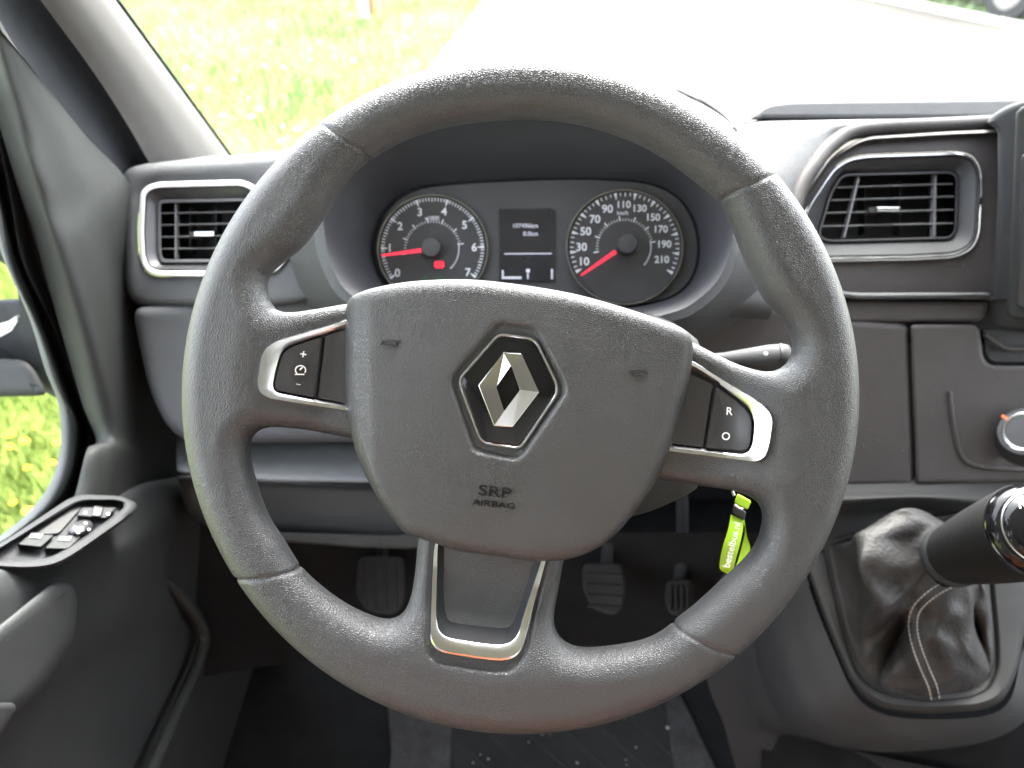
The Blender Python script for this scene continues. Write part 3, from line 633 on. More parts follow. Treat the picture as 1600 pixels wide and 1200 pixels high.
# ================================================================== 5. dashboard
da = thing('dashboard', 'grey plastic dashboard with two air vents around the gauge binnacle', 'dashboard', W(800, 500, .85))
VB = dict
def vent(name, ring_o, ring_i, gri_o, gri_i, ctr, d, deep, ringm, slats, divs, tab, parent, label=None, framem='vent'):
    f = dep(d); wd = lambda p, o: (lambda P: np.column_stack([P[:, :2], [f(a, b)+o for a, b in P[:, :2]]]))(np.array(p))
    n = 140
    LL = [by_angle(wd(l, o), ctr, n) for l, o in ((ring_o, .006), (ring_o, -.001), (inset(ring_o, 2.0), -.0035), (inset(ring_i, -1.5), -.0035), (ring_i, -.002), (ring_i, .006))]
    V, F = loft(px_loops(LL), ring=True); v = finish(name, V, F, ringm, parent, 40)
    if label: v['label'] = label
    LL = [by_angle(wd(l, o), ctr, n) for l, o in ((inset(ring_i, -1), .0015), (inset(ring_i, 3), .0005), (inset(ring_i, 6), .002), (inset(gri_o, -3), deep*.8), (gri_o, deep), (gri_o, deep+.01))]
    V, F = loft(px_loops(LL)); finish('vent_bezel', V, F, M[framem], v, 40)
    LL = [by_angle(wd(l, o), ctr, n) for l, o in ((gri_o, deep+.004), (gri_o, deep-.003), (inset(gri_o, 1.5), deep-.005), (inset(gri_i, -1), deep-.005), (gri_i, deep-.003), (gri_i, deep+.012))]
    V, F = loft(px_loops(LL)); finish('grille_frame', V, F, M['ventslat'] if framem == 'vent' else M['vent'], v, 40)
    LL = [by_angle(wd(l, o), ctr, n) for l, o in ((inset(gri_o, -1), deep+.002), (inset(gri_o, -2), deep+.05))]
    V, F = loft(px_loops(LL), cap1=True); finish('vent_duct', V, F, M['cavity'], v, 40)
    for (xa, ya), (xb, yb) in slats:
        dd = f((xa+xb)/2, ya)+deep
        A, B = W(xa, ya, f(xa, ya)+deep), W(xb, yb, f(xb, yb)+deep); t = (B-A)/2
        mth = [A, B]
        rd = ((A+B)/2-CAM).normalized()
        V, F = loft([[p+UP*(.0010*math.sin(q))+rd*(.006*(1-math.cos(q))) for q in np.linspace(0, 2*math.pi, 14, endpoint=False)] for p in (A, A*.5+B*.5, B)], cap0=True, cap1=True); finish('slat', V, F, M['ventslat'], v, 50)
    for (xa, ya), (xb, yb) in divs:
        A, B = W(xa, ya, f(xa, ya)+deep+.003), W(xb, yb, f(xb, yb)+deep+.003)
        V, F = box((A+B)/2, (B-A)/2, RIGHT*.0009, FWD*.004); finish('divider', V, F, M['ventslat'], v, 0)
    xs = np.linspace(gri_i[:, 0].min()+10, gri_i[:, 0].max()-10, 8)
    for k in range(3):                                 # upright blades deep in the duct
        x = xs[2+k*2] if k < 3 else 0
        A, B = W(x, gri_i[:, 1].min()+12, f(x, 300)+deep+.02), W(x, gri_i[:, 1].max()-8, f(x, 300)+deep+.02)
        V, F = box((A+B)/2, (B-A)/2, RIGHT*.0008, FWD*.008); finish('air_blade', V, F, M['cavity'], v, 0)
    (xa, ya), (xb, yb) = tab
    A = W((xa+xb)/2, (ya+yb)/2, f(xa, ya)+deep-.006)
    hw, hh = abs(xb-xa)/2*.74/FPX, abs(yb-ya)/2*.74/FPX
    V, F = box(A, RIGHT*hw-UP*hw*((yb-ya) > 30)*0, UP*hh, FWD*.0035); tb = finish('vent_tab', V, F, M['chrome'], v, 0)
    md = tb.modifiers.new('round', 'BEVEL'); md.width = .0009; md.segments = 2
    V, F = box(A+FWD*.006-RIGHT*hw*1.1, RIGHT*hw*.45, UP*hh*1.1, FWD*.006); finish('tab_grip', V, F, M['frame'], v, 0)
    return v
# --- left end with its vent
dl = tilt(.80, 320, 360, -.012, -.010)
LO = fillet([(189, 300), (192, 272), (205, 262), (240, 256), (360, 248), (450, 240), (560, 236), (590, 300), (590, 440), (520, 458), (470, 474), (420, 479), (330, 479), (222, 478), (206, 470), (196, 446)], [10, 8, 10, 14, 20, 20, 10, 20, 10, 20, 20, 20, 10, 12, 8, 16], 6)
ringo = fillet([(216, 360), (219, 302), (228, 291), (245, 285), (380, 281), (402, 292), (455, 372), (452, 402), (432, 426), (408, 432), (245, 432), (227, 424), (218, 405)], [10, 14, 12, 12, 20, 22, 24, 20, 14, 12, 14, 10, 12], 5)
ringi = inset(ringo, 8.5)
gro = fillet([(246, 312), (388, 309), (420, 372), (412, 410), (252, 411), (247, 400)], [10, 10, 20, 14, 10, 8], 5); gri = inset(gro, 5.5)
LL = [with_depth(inset(LO, -4), dl)]; LL[0][:, 2] += .14
for k in range(5):
    a = k/4*math.pi/2; l = with_depth(inset(LO, 13*(1-math.cos(a))), dl); l[:, 2] += .012*(1-math.sin(a)); LL.append(l)
LL += [with_depth(inset(ringo, -9), dl)]
l = with_depth(inset(ringo, -1), dl); l[:, 2] += .002; LL.append(l); l = l.copy(); l[:, 2] += .05; LL.append(l)
annulus('end_panel', LL, (330, 358), M['dash'], da, 160, smooth=50)
vent('air_vent', ringo, ringi, gro, gri, (330, 358), dl, .010, M['chrome_lit'],
     [((252, 333.5), (398, 330.5)), ((252, 352), (408, 348.5)), ((252, 370.5), (416, 367.5)), ((252, 389), (414, 387))], [((277, 318), (277, 404))], ((303, 362), (338, 370)), da, 'chrome ringed air vent at the door end')
# dash top on the left, running back to the windscreen
sheet('top_panel', [[(205, 272, .83), (300, 262, .83), (450, 250, .80), (580, 225, .78)], [(205, 262, .86), (300, 254, .87), (450, 243, .86), (580, 200, .86)], [(222, 256, .93), (300, 248, .95), (450, 237, .99), (580, 180, .95)], [(225, 255, 1.02), (310, 246, 1.06), (450, 236, 1.10), (600, 160, 1.0)], [(225, 275, 1.04), (310, 266, 1.09), (450, 256, 1.13), (600, 190, 1.03)]], M['dash'], da, 40, 6)
V, F = loft([[Vector((x, y, z)) for x in (-.365, 1.5)] for y, z in ((.70, 1.33), (.74, 1.362), (1.0, 1.325), (1.29, 1.262), (1.29, 1.22), (.72, 1.30))], closed=False); finish('top_deck', V, F, M['hood'], da, 30)
# --- binnacle
bc = (840, 340)
cin = [(584, 400), (588, 362), (606, 326), (640, 300), (690, 289), (780, 283), (870, 280), (960, 281), (1020, 288), (1060, 308), (1085, 345), (1093, 388), (1086, 428), (1062, 458), (1020, 474), (940, 484), (800, 484), (660, 476), (604, 446)]
lip1 = [(511, 350), (520, 290), (560, 226), (640, 172), (740, 150), (850, 143), (960, 150), (1050, 190), (1104, 240), (1134, 310), (1137, 370), (1120, 420), (1090, 455), (1046, 480), (940, 500), (800, 505), (660, 495), (570, 462), (530, 420)]
lip2 = [(505, 344), (512, 284), (552, 220), (634, 166), (738, 144), (850, 137), (964, 144), (1056, 184), (1112, 236), (1142, 308), (1145, 372), (1129, 426), (1098, 462), (1052, 488), (942, 508), (800, 512), (656, 502), (562, 470), (521, 424)]
lip3 = [(490, 360), (498, 284), (540, 214), (628, 158), (736, 136), (850, 130), (968, 136), (1064, 176), (1122, 230), (1152, 306), (1156, 376), (1140, 434), (1106, 474), (1058, 500), (944, 520), (800, 524), (650, 512), (546, 476), (508, 430)]
fl0 = [(478, 372), (486, 286), (530, 210), (620, 150), (732, 128), (850, 121), (972, 128), (1072, 168), (1132, 226), (1164, 306), (1168, 384), (1150, 444), (1114, 486), (1064, 512), (946, 532), (800, 536), (644, 524), (534, 484), (496, 436)]
ext = [(440, 330), (450, 262), (520, 190), (622, 130), (740, 106), (860, 98), (980, 108), (1072, 142), (1132, 184), (1172, 240), (1200, 384), (1190, 460), (1130, 500), (1064, 524), (946, 540), (800, 545), (640, 532), (520, 490), (470, 450)]
def ld(p, d): return crom([(a, b, d(a, b) if callable(d) else d) for a, b in p], 6, True)
back = lambda a, b: .77+.13*min(1, max(0, (330-b)/200))
annulus('binnacle', [ld(cin, .745), ld([(a*.97+c*.03, b*.97+e*.03) for (a, b), (c, e) in zip(cin, lip1)], .738), ld([(a*.55+c*.45, b*.55+e*.45) for (a, b), (c, e) in zip(cin, lip1)], lambda a, b: .715), ld(lip1, .675), ld(lip2, .670)], bc, M['hood'], da, 160, smooth=60)
annulus('binnacle_rim', [ld(lip2, .6705), ld(lip3, .672), ld(fl0, lambda a, b: .70+.02*max(0, (330-b)/180)), ld([(a*.5+c*.5, b*.5+e*.5) for (a, b), (c, e) in zip(fl0, ext)], lambda a, b: .735+.075*min(1, max(0, (330-b)/180))), ld(ext, back), ld([(a, b+14) for a, b in ext], lambda a, b: back(a, b)+.03)], bc, M['dash'], da, 160, smooth=50)
# thin dark seam along the top of the hood
sm = crom([(900, 99), (955, 110), (1010, 125), (1062, 143), (1100, 161), (1130, 181), (1144, 196)], 6)
V, F = tube([W(x, y, .872-(x-900)*.0002) for x, y in sm], np.append(np.full(len(sm)-12, .0022), np.linspace(.0022, .0003, 12)), 6); finish('hood_seam', V, F, M['cavity'], da, 60)
# --- right side: bridge between hood and vent
C0 = [(1600, 186, .868), (1400, 186, .852), (1260, 188, .846), (1180, 190, .842), (1152, 204, .836), (1146, 250, .812), (1150, 320, .785), (1150, 390, .765), (1130, 440, .752), (1108, 466, .745), (1080, 490, .76)]
C1 = [(1600, 190, .86), (1480, 196, .85), (1345, 204, .84), (1298, 228, .825), (1270, 262, .81), (1248, 300, .80), (1236, 350, .79), (1228, 400, .78), (1218, 450, .775), (1207, 484, .772), (1200, 500, .80)]
n_ = 60; a = resample(crom(C0, 8), n_, False); b = resample(crom(C1, 8), n_, False)
rows = []
for t in (0, .1, .3, .5, .7, .9, 1): rr = a*(1-t)+b*t; rr[:, 2] -= .012*math.sin(math.pi*t); rows.append(rr)
V, F = loft(px_loops(rows), closed=False); finish('bridge_panel', V, F, M['dash'], da, 60)
V, F = tube([W(*p) for p in b[:-7]], .0084, 14); finish('padded_edge', V, F, M['dash2'], da, 60)
sheet('top_panel', [[(1140, 200, .840), (1180, 189.5, .841), (1260, 187.5, .845), (1400, 185.5, .851), (1640, 185.5, .868)], [(1120, 205, .93), (1180, 190.5, .93), (1260, 189.5, .93), (1400, 188, .93), (1640, 187.5, .93)], [(1100, 205, 1.02), (1180, 192, 1.03), (1260, 191, 1.03), (1400, 190, 1.03), (1640, 189, 1.03)]], M['dash'], da, 40, 4)
# upper shelf along the windscreen
solid('shelf', fillet([(1168, 187), (1200, 163), (1240, 159), (1570, 155), (1640, 154), (1640, 180), (1440, 184), (1300, 186)], [4, 14, 10, 5, 5, 5, 5, 5]), lambda x, y: .968+(186-y)*.0001, .05, .003, M['dash'], da, 90)
V, F = box(W(1405, 186.5, .972), RIGHT*.176, UP*.0022, FWD*.012); finish('shelf_gap', V, F, M['cavity'], da, 0)
# --- right vent panel
dv = tilt(.81, 1400, 330, .0, -.010)
PO = fillet([(1236, 345), (1262, 302), (1304, 243), (1350, 216), (1480, 208), (1640, 202), (1640, 470), (1320, 462), (1225, 450)], [20, 10, 18, 20, 10, 3, 3, 10, 10], 6)
rro = fillet([(1262, 322), (1302, 262), (1326, 247), (1352, 242), (1498, 237), (1519, 243), (1531, 262), (1533, 290), (1529, 366), (1519, 388), (1494, 401), (1420, 405), (1240, 408), (1236, 395)], [16, 16, 14, 14, 16, 14, 14, 20, 18, 16, 18, 10, 6, 10], 5)
rri = inset(rro, 5)
ggo = fillet([(1297, 300), (1312, 276), (1322, 271), (1488, 267), (1498, 277), (1495, 362), (1486, 374), (1292, 379), (1276, 370)], [10, 6, 8, 10, 8, 10, 10, 12, 12], 5)
ggi = inset(ggo, 4)
LL = [with_depth(inset(PO, -3), dv), with_depth(inset(PO, -1), dv)]; LL[0][:, 2] += .030; LL[1][:, 2] += .004
for i_, o_ in ((0, .003), (1.2, .0015), (2.4, .010), (7, .0105), (11, .0095)): l = with_depth(inset(PO, i_), dv); l[:, 2] += o_; LL.append(l)
for i_, o_ in ((-3, .0095), (-1, .011), (-1, .06)): l = with_depth(inset(rro, i_), dv); l[:, 2] += o_; LL.append(l)
annulus('vent_panel', LL, (1400, 325), M['dash2'], da, 160, smooth=35)
vent('air_vent', rro, rri, ggo, ggi, (1400, 325), lambda x, y: dv(x, y)+.006, .014, M['chrome'],
     [((1308, 293), (1488, 287.5)), ((1298, 313), (1490, 307)), ((1288, 333), (1490, 328)), ((1278, 354), (1489, 349))], [((1340, 276), (1317, 372)), ((1459, 271), (1457, 370))], ((1366, 324), (1406, 332)), da, 'dark air vent with a slim metal ring beside the centre screen', 'frame2')
# ledge and strip under it
solid('ledge', fillet([(1225, 438), (1290, 447), (1320, 456), (1345, 458), (1548, 457), (1548, 466), (1340, 468), (1300, 462), (1225, 456)], 6), .792, .05, .003, M['dash'], da, 90)
solid('strip_panel', fillet([(1150, 476), (1290, 466), (1330, 469), (1545, 470), (1541, 492), (1530, 503), (1190, 506), (1140, 494)], [10, 30, 20, 4, 8, 8, 10, 10]), .80, .06, .005, M['dash2'], da, 90)
solid('knee_panel', fillet([(1030, 470), (1128, 452), (1210, 483), (1300, 500), (1418, 507), (1422, 600), (1426, 690), (1428, 760), (1100, 760), (1000, 640), (1000, 490)], [20, 20, 20, 10, 6, 10, 10, 6, 10, 40, 10]), tilt(.80, 1250, 600, 0, .004), .06, .006, M['dash2'], da, 110)
solid('stack_panel', fillet([(1422, 507), (1520, 507), (1530, 512), (1536, 560), (1546, 571), (1640, 572), (1640, 752), (1431, 756), (1429, 690), (1425, 600)], [4, 6, 6, 10, 8, 3, 3, 6, 10, 10]), tilt(.797, 1500, 600, 0, .004), .06, .004, M['dash2'], da, 110)
rp = crom([(1483, 612), (1487, 650), (1494, 690), (1500, 710), (1510, 722), (1530, 729), (1570, 733), (1640, 736)], 6)
V, F = tube([W(x, y, .7975+.004*(y-600)/100) for x, y in rp], .0028, 10); finish('control_surround', V, F, M['dash2'], da, 60)
# storage slot and screen housing
solid('storage_slot', fillet([(1534, 512), (1640, 518), (1640, 568), (1548, 567), (1540, 556)], [5, 2, 2, 8, 8]), .812, .03, .002, M['cavity'], da, 60)
V, F = tube([W(x, y, .806) for x, y in crom([(1538, 522), (1556, 536), (1576, 545), (1640, 545)], 6)], .0030, 8); finish('slot_lip', V, F, M['dash2'], da, 60)
sh = solid('screen_housing', fillet([(1541, 190), (1553, 178), (1574, 165), (1650, 140), (1650, 520), (1530, 514), (1536, 480), (1552, 440), (1560, 300), (1559, 203)], [2, 12, 14, 5, 5, 6, 14, 20, 30, 6]), lambda x, y: .775+.0002*(y-300)-.0004*(x-1550), .10, .006, M['frame2'], da, 110)
solid('screen_edge', fillet([(1588, 170), (1650, 150), (1650, 508), (1572, 496), (1576, 460)], 6), lambda x, y: .755+.0002*(y-300)-.0004*(x-1550), .02, .003, M['frame'], sh, 60)
solid('screen_bezel', fillet([(1596, 240), (1650, 230), (1650, 484), (1588, 481), (1590, 440)], 5), lambda x, y: .748+.0002*(y-300)-.0004*(x-1550), .02, .002, M['switch'], sh, 60)
# climate dial
cd = W(1606, 684, .79); ax_ = (CAM-cd).normalized()*.8+UP*.25+RIGHT*-.1
V, F = lathe([(.030, -.004), (.0298, .004), (.028, .008), (.027, .012), (.0255, .020), (.024, .022), (.0205, .0222)], cd, ax_, 56); k1 = finish('climate_dial', V, F, M['switch'], da, 40)
V, F = lathe([(.0205, .0), (.0205, .0225), (.019, .0232), (.0175, .0228), (.0175, .0)], cd, ax_, 56); finish('dial_ring', V, F, M['chrome'], k1, 40)
V, F = lathe([(.0176, .018), (.0176, .021), (.015, .0218), (.002, .022)], cd, ax_, 40); finish('dial_cap', V, F, M['gloss'], k1, 40)
axn = ax_.normalized(); dirn = (W(1592, 668, .78)-cd); dirn = (dirn-axn*dirn.dot(axn)).normalized()
V, F = box(cd+axn*.0215+dirn*.0225, dirn*.004, axn.cross(dirn)*.0014, axn*.0012); finish('dial_pointer', V, F, M['orange'], k1, 0)
# --- lower left
solid('knee_panel', fillet([(207, 480), (520, 462), (640, 500), (640, 690), (430, 692), (330, 692), (290, 690), (262, 668), (238, 620), (224, 570), (214, 520)], [22, 30, 20, 10, 20, 20, 16, 20, 30, 30, 20]), tilt(.80, 330, 580, 0, .006), .08, .010, M['dash'], da, 130)
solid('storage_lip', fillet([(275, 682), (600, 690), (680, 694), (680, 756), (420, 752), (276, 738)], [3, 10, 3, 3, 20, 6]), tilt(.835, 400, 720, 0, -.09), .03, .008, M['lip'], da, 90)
solid('under_panel', fillet([(276, 742), (680, 762), (700, 838), (640, 846), (440, 832), (330, 826), (290, 800)], [4, 4, 4, 20, 10, 10, 20]), .88, .05, .01, M['door'], da, 90)
solid('under_ledge', fillet([(330, 826), (440, 831), (620, 836), (648, 830), (760, 836), (760, 852), (640, 858), (560, 856), (430, 846), (330, 842)], 5), .85, .05, .004, M['frame'], da, 90)
# dark support under the dash so nothing is seen through behind it
V, F = [], []
V, F = box((.5, 1.16, 1.0), (1.05, 0, 0), (0, .04, 0), (0, 0, .31)); finish('bulkhead_cover', V, F, M['floor'], da, 0)

# ================================================================== 6. instrument cluster
DC = .735
ic = thing('instrument_cluster', 'dark gauge cluster with two round dials behind the steering wheel', 'gauge cluster', W(838, 385, DC))
annulus('cluster_panel', [ld(cin, .75), ld([(840+(a-840)*1.01, 380+(b-380)*1.01) for a, b in cin], .742), ld([(840+(a-840)*.985, 380+(b-380)*.98) for a, b in cin], DC+.003), ld([(840+(a-840)*.9, 380+(b-380)*.9) for a, b in cin], DC+.003)], (840, 380), M['panel'], ic, 120, cap1=True)
def circ(cx, cy, r, n=72, ry=None): return np.array([(cx+r*math.cos(t), cy-(ry or r)*math.sin(t)) for t in np.linspace(0, 2*math.pi, n, endpoint=False)])
def ringloops(cx, cy, prof): return px_loops([np.column_stack([circ(cx, cy, r, 96, r*.985), np.full(96, d)]) for r, d in prof])
def tick(cx, cy, ang, r0, r1, wpx, d, tri=False):
    c, s = math.cos(math.radians(ang)), math.sin(math.radians(ang)); out = []
    for r, k in ((r0, .15 if tri else 1), (r1, 1)):
        for sg in (-1, 1): out.append(W(cx+r*c-sg*wpx/2*k*s*-1*-1, cy-r*s-sg*wpx/2*k*c, d))
    return [out[0], out[1], out[3], out[2]], [(0, 1, 2, 3)]
def gauge(cx, cy, R, a0, a1, nmaj, nmin, nums, needle, hub, label, unit, arc):
    V, F = loft(ringloops(cx, cy, ((R+2.4, DC+.006), (R+2.4, DC-.0005), (R+1.2, DC-.0025), (R-.2, DC-.0025), (R-1.0, DC+.002), (R-3, DC+.003))), cap1=False); g = finish('gauge', V, F, M['ring'], ic, 40); g['label'] = label
    V, F = loft(ringloops(cx, cy, ((R-1.8, DC+.0008), (R*.5, DC+.0015))), cap1=True); finish('dial_face', V, F, M['face'], g, 0)
    ms = []; z = DC-.0002
    for i in range(nmaj*nmin+1):
        a = a0+(a1-a0)*i/(nmaj*nmin); mj = i % nmin == 0
        ms.append(tick(cx, cy, a, R-(15 if mj else (10 if (i*2) % nmin else 11)), R-4.5, 5.5 if mj else 1.6, z, mj))
    for i in range(31):
        a = arc[0]+(arc[1]-arc[0])*i/30; mj = i % 5 == 0; ms.append(tick(cx, cy, a, 41, 49 if mj else 45, 1.8 if mj else 1.0, z))
    prev = None
    for i in range(25):
        a = arc[1]+(arc[2]-arc[1])*i/24 if len(arc) > 2 else 0
        ms.append(tick(cx, cy, a, 40, 42.2, 4.6, z+.0001))
    V, F = join(*ms); mk = finish('dial_markings', V, F, M['numeral'], g, 0, recalc=False)
    for s, x, y in nums:
        V, F = text_px(s, x, y, 17.5 if len(s) < 3 else 15.5, z, bold=.018); finish('numeral', V, F, M['numeral'], g, 0, recalc=False)
    V, F = text_px(unit[0], unit[1], unit[2], 9, z, bold=.01); finish('unit_mark', V, F, M['numeral'], g, 0, recalc=False)
    (x0, y0), (x1, y1) = needle; dn = DC-.010
    A, B = W(x0, y0, dn), W(x1, y1, dn); t = (B-A).normalized(); s = FWD.cross(t)
    V = [A+s*.0019, A-s*.0019, B-s*.0009, B+s*.0009]; V = V+[p+FWD*.0012 for p in V]
    finish('needle', V, [(0, 1, 2, 3), (4, 7, 6, 5), (0, 4, 5, 1), (1, 5, 6, 2), (2, 6, 7, 3), (3, 7, 4, 0)], M['needle'], g, 0)
    H = W(hub[0], hub[1], DC); V, F = lathe([(.0095, 0), (.0092, .009), (.0085, .011), (.002, .0115)], H, -FWD, 40); finish('needle_hub', V, F, M['panel'], g, 40)
    return g
T = gauge(676, 389, 85, 214.5, -33, 7, 10, [('0', 621, 427), ('1', 609, 388), ('2', 625, 354), ('3', 656, 332), ('4', 694, 331), ('5', 726, 352), ('6', 741, 387), ('7', 731, 426)], ((658, 391), (596, 399)), (675, 389), 'round dial numbered 0 to 7 with a red needle', ('x1000', 675, 341), (190, 10, -45))
sp_n = [(str(10+20*i), x, y) for i, (x, y) in enumerate([(912, 409), (908.5, 386.5), (915, 362), (929.5, 343), (949, 327), (974, 320), (999, 326), (1020, 340), (1032, 358.5), (1037.5, 382), (1034, 406)])]
Sg = gauge(976, 386, 90, 207, -28.5, 11, 4, sp_n, ((962, 393), (908, 430)), (978, 384), 'round speed dial numbered 10 to 210 with a red needle', ('km/h', 973, 333), (190, 10, -40))
V, F = [], []
P = resample(fillet([(678.5, 408), (694, 408), (694, 419), (678.5, 419)], 4), 24); finish('brake_warning', [W(x, y, DC-.0003) for x, y in P], [tuple(range(24))], M['lampred'], T, 0, recalc=False)
V, F = text_px('(P)', 686.3, 413.3, 7, DC-.0006, bold=.01); finish('warning_symbol', V, F, M['face'], T, 0, recalc=False)
for x in (665, 685.5):
    V, F = text_px('=D', x, 435.5, 9, DC-.0003, bold=.01); finish('lamp_symbol', V, F, M['lampgreen'], T, 0, recalc=False)
dsp = solid('display', [(779, 326), (867, 325), (867, 440), (779, 440)], DC+.0012, .006, .0006, M['lcd'], ic, 40)
for s, x, y, z in (('107496km', 841, 353, 9.6), ('0.0km', 841, 365.5, 9.6)):
    V, F = text_px(s, x, y, z, DC+.0006, align='RIGHT', bold=.012); finish('display_text', V, F, M['lcdtext'], dsp, 0, recalc=False)
for pts in ([(788, 395.6), (862, 395.2), (862, 397.2), (788, 397.6)], [(784, 432), (815, 432), (815, 436), (784, 436)], [(784, 422), (787, 422), (787, 434), (784, 434)], [(822, 420), (828, 420), (828, 426), (822, 426)], [(823.5, 427), (826, 427), (826, 436), (823.5, 436)], [(861, 420), (864, 420), (864, 436), (861, 436)]):
    finish('display_bar', [W(x, y, DC+.0006) for x, y in pts], [(0, 1, 2, 3)], M['lcdtext'], dsp, 0, recalc=False)

# ================================================================== 7. steering column
sc_ = thing('steering_column', 'grey plastic column shroud behind the steering wheel with wiper stalk', 'steering column', W(810, 640, .6))
LL = []
for d, k, x0, x1, y0, y1 in ((.74, 0, 640, 1040, 480, 770), (.66, 0, 590, 1060, 490, 800), (.60, 0, 560, 1085, 500, 812), (.545, 0, 548, 1100, 510, 812), (.53, 0, 556, 1092, 520, 806), (.525, 0, 580, 1070, 540, 790)):
    LL.append(with_depth(resample(fillet([(x0, y0), (x1, y0), (x1, y1-50), (x1-110, y1), (x0+60, y1), (x0, y1-110)], [60, 60, 30, 50, 50, 50]), 72), d))
V, F = loft(px_loops(LL), cap1=True); finish('shroud', V, F, M['console'], sc_, 50)
A = W(1060, 568, .60); B = W(1238, 560, .585)
t = (B-A)
V, F = tube([A, A+t*.4, A+t*.62, A+t*.8, A+t*.93, A+t*.97, B], [.006, .007, .0095, .0115, .0115, .0105, .006], 18, flat=.9); stk = finish('wiper_stalk', V, F, M['frame2'], sc_, 60)
V, F = lathe([(.0118, -.001), (.0118, .001)], A+t*.9, t, 24); finish('stalk_band', V, F, M['cavity'], stk, 30)
P_ = W(1196, 553, .572); V, F = lathe([(.0014, 0), (.0014, .0015), (.001, .002)], P_, -FWD, 12); finish('stalk_mark', V, F, M['white'], stk, 30)

# ================================================================== 8. steering wheel
wc = W(813, 618, D0)
sw = thing('steering_wheel', 'black grained steering wheel with three chrome trimmed spokes', 'steering wheel', wc, (math.pi/2-PITCH, 0, 0))
CX, CY = (813-800)/FPX*D0, (600-618)/FPX*D0
def Lx(px, py, z=0.): k = (D0-z)/FPX; return ((px-800)*k-CX, (600-py)*k-CY)
def L3(px, py, z=0.): x, y = Lx(px, py, z); return Vector((x, y, z))
def lp(pts, z=0.): return np.array([Lx(p[0], p[1], z) for p in pts])
H = .001
gx = np.arange(-.208, .209, H); X, Y = np.meshgrid(gx, gx, indexing='ij'); r_ = np.hypot(X, Y)
R_OUT = 524/FPX*D0
h_up = crom([(560, 471), (489, 481), (456, 487), (430, 484), (418, 463), (415, 440), (424, 424), (445, 405), (469, 386), (490, 360), (508, 333), (527, 300), (548, 272), (574, 250), (620, 222), (680, 200), (750, 188), (830, 184), (905, 192), (985, 217), (1040, 246), (1092, 285), (1128, 316), (1142, 345), (1156, 380), (1172, 420), (1195, 464), (1219, 492), (1234, 515), (1241, 542), (1234, 565), (1214, 579), (1190, 579), (1155, 567), (1120, 549), (1075, 528), (1000, 520), (800, 500), (620, 500)], 5, True)
h_lf = crom([(600, 695), (540, 687), (472, 673), (425, 668), (402, 674), (389, 692), (391, 725), (402, 766), (418, 808), (442, 846), (469, 888), (503, 920), (540, 946), (575, 963), (603, 970), (624, 964), (637, 945), (644, 910), (648, 862), (652, 820), (630, 760)], 6, True)
h_rt = crom([(1000, 752), (1060, 757), (1111, 764), (1146, 768), (1172, 776), (1189, 790), (1194, 812), (1186, 845), (1165, 875), (1130, 908), (1092, 943), (1062, 967), (1035, 989), (1000, 1004), (939, 1014), (905, 1014), (882, 1005), (869, 988), (867, 965), (875, 925), (884, 876), (890, 840), (950, 790)], 6, True)
d2 = r_-R_OUT
for hp in (h_up, h_lf, h_rt): d2 = np.maximum(d2, -poly_sdf(resample(lp(hp), 150), X, Y))
tr = sstep(.112, .168, r_)
# at the bottom the spoke is wide and stays nearly flush with the rim
zc = -.013*(1-tr); Th = .0105+.0065*tr
groove = np.zeros_like(X)
for a, b in (((494, 196), (580, 250)), ((1128, 312), (1222, 272)), ((355, 902), (475, 886)), ((1044, 972), (1160, 1024))):
    A, B = np.array(Lx(*a)), np.array(Lx(*b)); e = (B-A)/np.linalg.norm(B-A); wx, wy = X-A[0], Y-A[1]
    tt = np.clip(wx*e[0]+wy*e[1], -.004, np.linalg.norm(B-A)+.004); dd = np.hypot(wx-e[0]*tt, wy-e[1]*tt)
    groove = np.maximum(groove, .0016*np.exp(-(dd/.0009)**2))
# recesses around the chrome trims
for pts in ([(678, 800), (674, 896), (671, 991), (678, 1012), (692, 1021), (770, 1033), (796, 1033), (812, 1022), (823, 1001), (862, 850), (860, 800)],):
    ds = poly_sdf(resample(lp(pts), 90), X, Y); groove = np.maximum(groove, .0022*sstep(.0022, -.0004, ds))
for pts in ([(540, 508), (452, 538), (440, 547), (431, 572), (425, 600), (428, 611), (540, 636)], [(1060, 566), (1117, 595), (1172, 636), (1182, 657), (1178, 692), (1172, 707), (1161, 711), (1050, 698)]):
    groove = np.maximum(groove, .0034*sstep(.0008, -.0012, poly_sdf(resample(lp(fillet(pts, 10), -.002), 80), X, Y)))
wheel_zf = zc+Th
sdf_obj('rim', d2, zc+Th, zc-Th, .0155, gx[0], gx[0], H, -.030, .020, M['leather'], sw, groove)
# pad
padp = crom([(540, 468), (560, 455), (620, 442), (680, 437), (740, 437), (820, 446), (900, 460), (980, 482), (1040, 502), (1068, 513), (1082, 528), (1085, 548), (1082, 580), (1076, 612), (1062, 658), (1048, 704), (1024, 756), (980, 816), (955, 842), (925, 862), (885, 875), (851, 877), (821, 876), (770, 869), (719, 862), (686, 852), (652, 841), (630, 832), (608, 805), (588, 776), (566, 735), (548, 688), (540, 640), (536, 592), (536, 540), (537, 492)], 5, True)
PZ = .006
gx2 = np.arange(-.118, .118, H); gy2 = np.arange(-.108, .076, H); X2, Y2 = np.meshgrid(gx2, gy2, indexing='ij')
dp = poly_sdf(resample(lp(padp, PZ-.004), 170), X2, Y2)
def pad_z(x, y):
    z = PZ+.009-.45*(x*x)-.55*np.square(y-.0)
    # side facets falling away outside two slanting creases
    lx = (-.0865+.10*(y+.0)*-.25)-x; rx = x-(.0815+.28*(y+.02))
    for q in (lx, rx): z = z-.30*(np.sqrt(q*q+.002**2)+q)/2
    return z
hex_o = [(703, 602), (704, 588), (772, 506), (785, 503), (826, 508), (840, 514), (884, 598), (885, 616), (818, 713), (803, 720), (745, 708), (736, 700)]
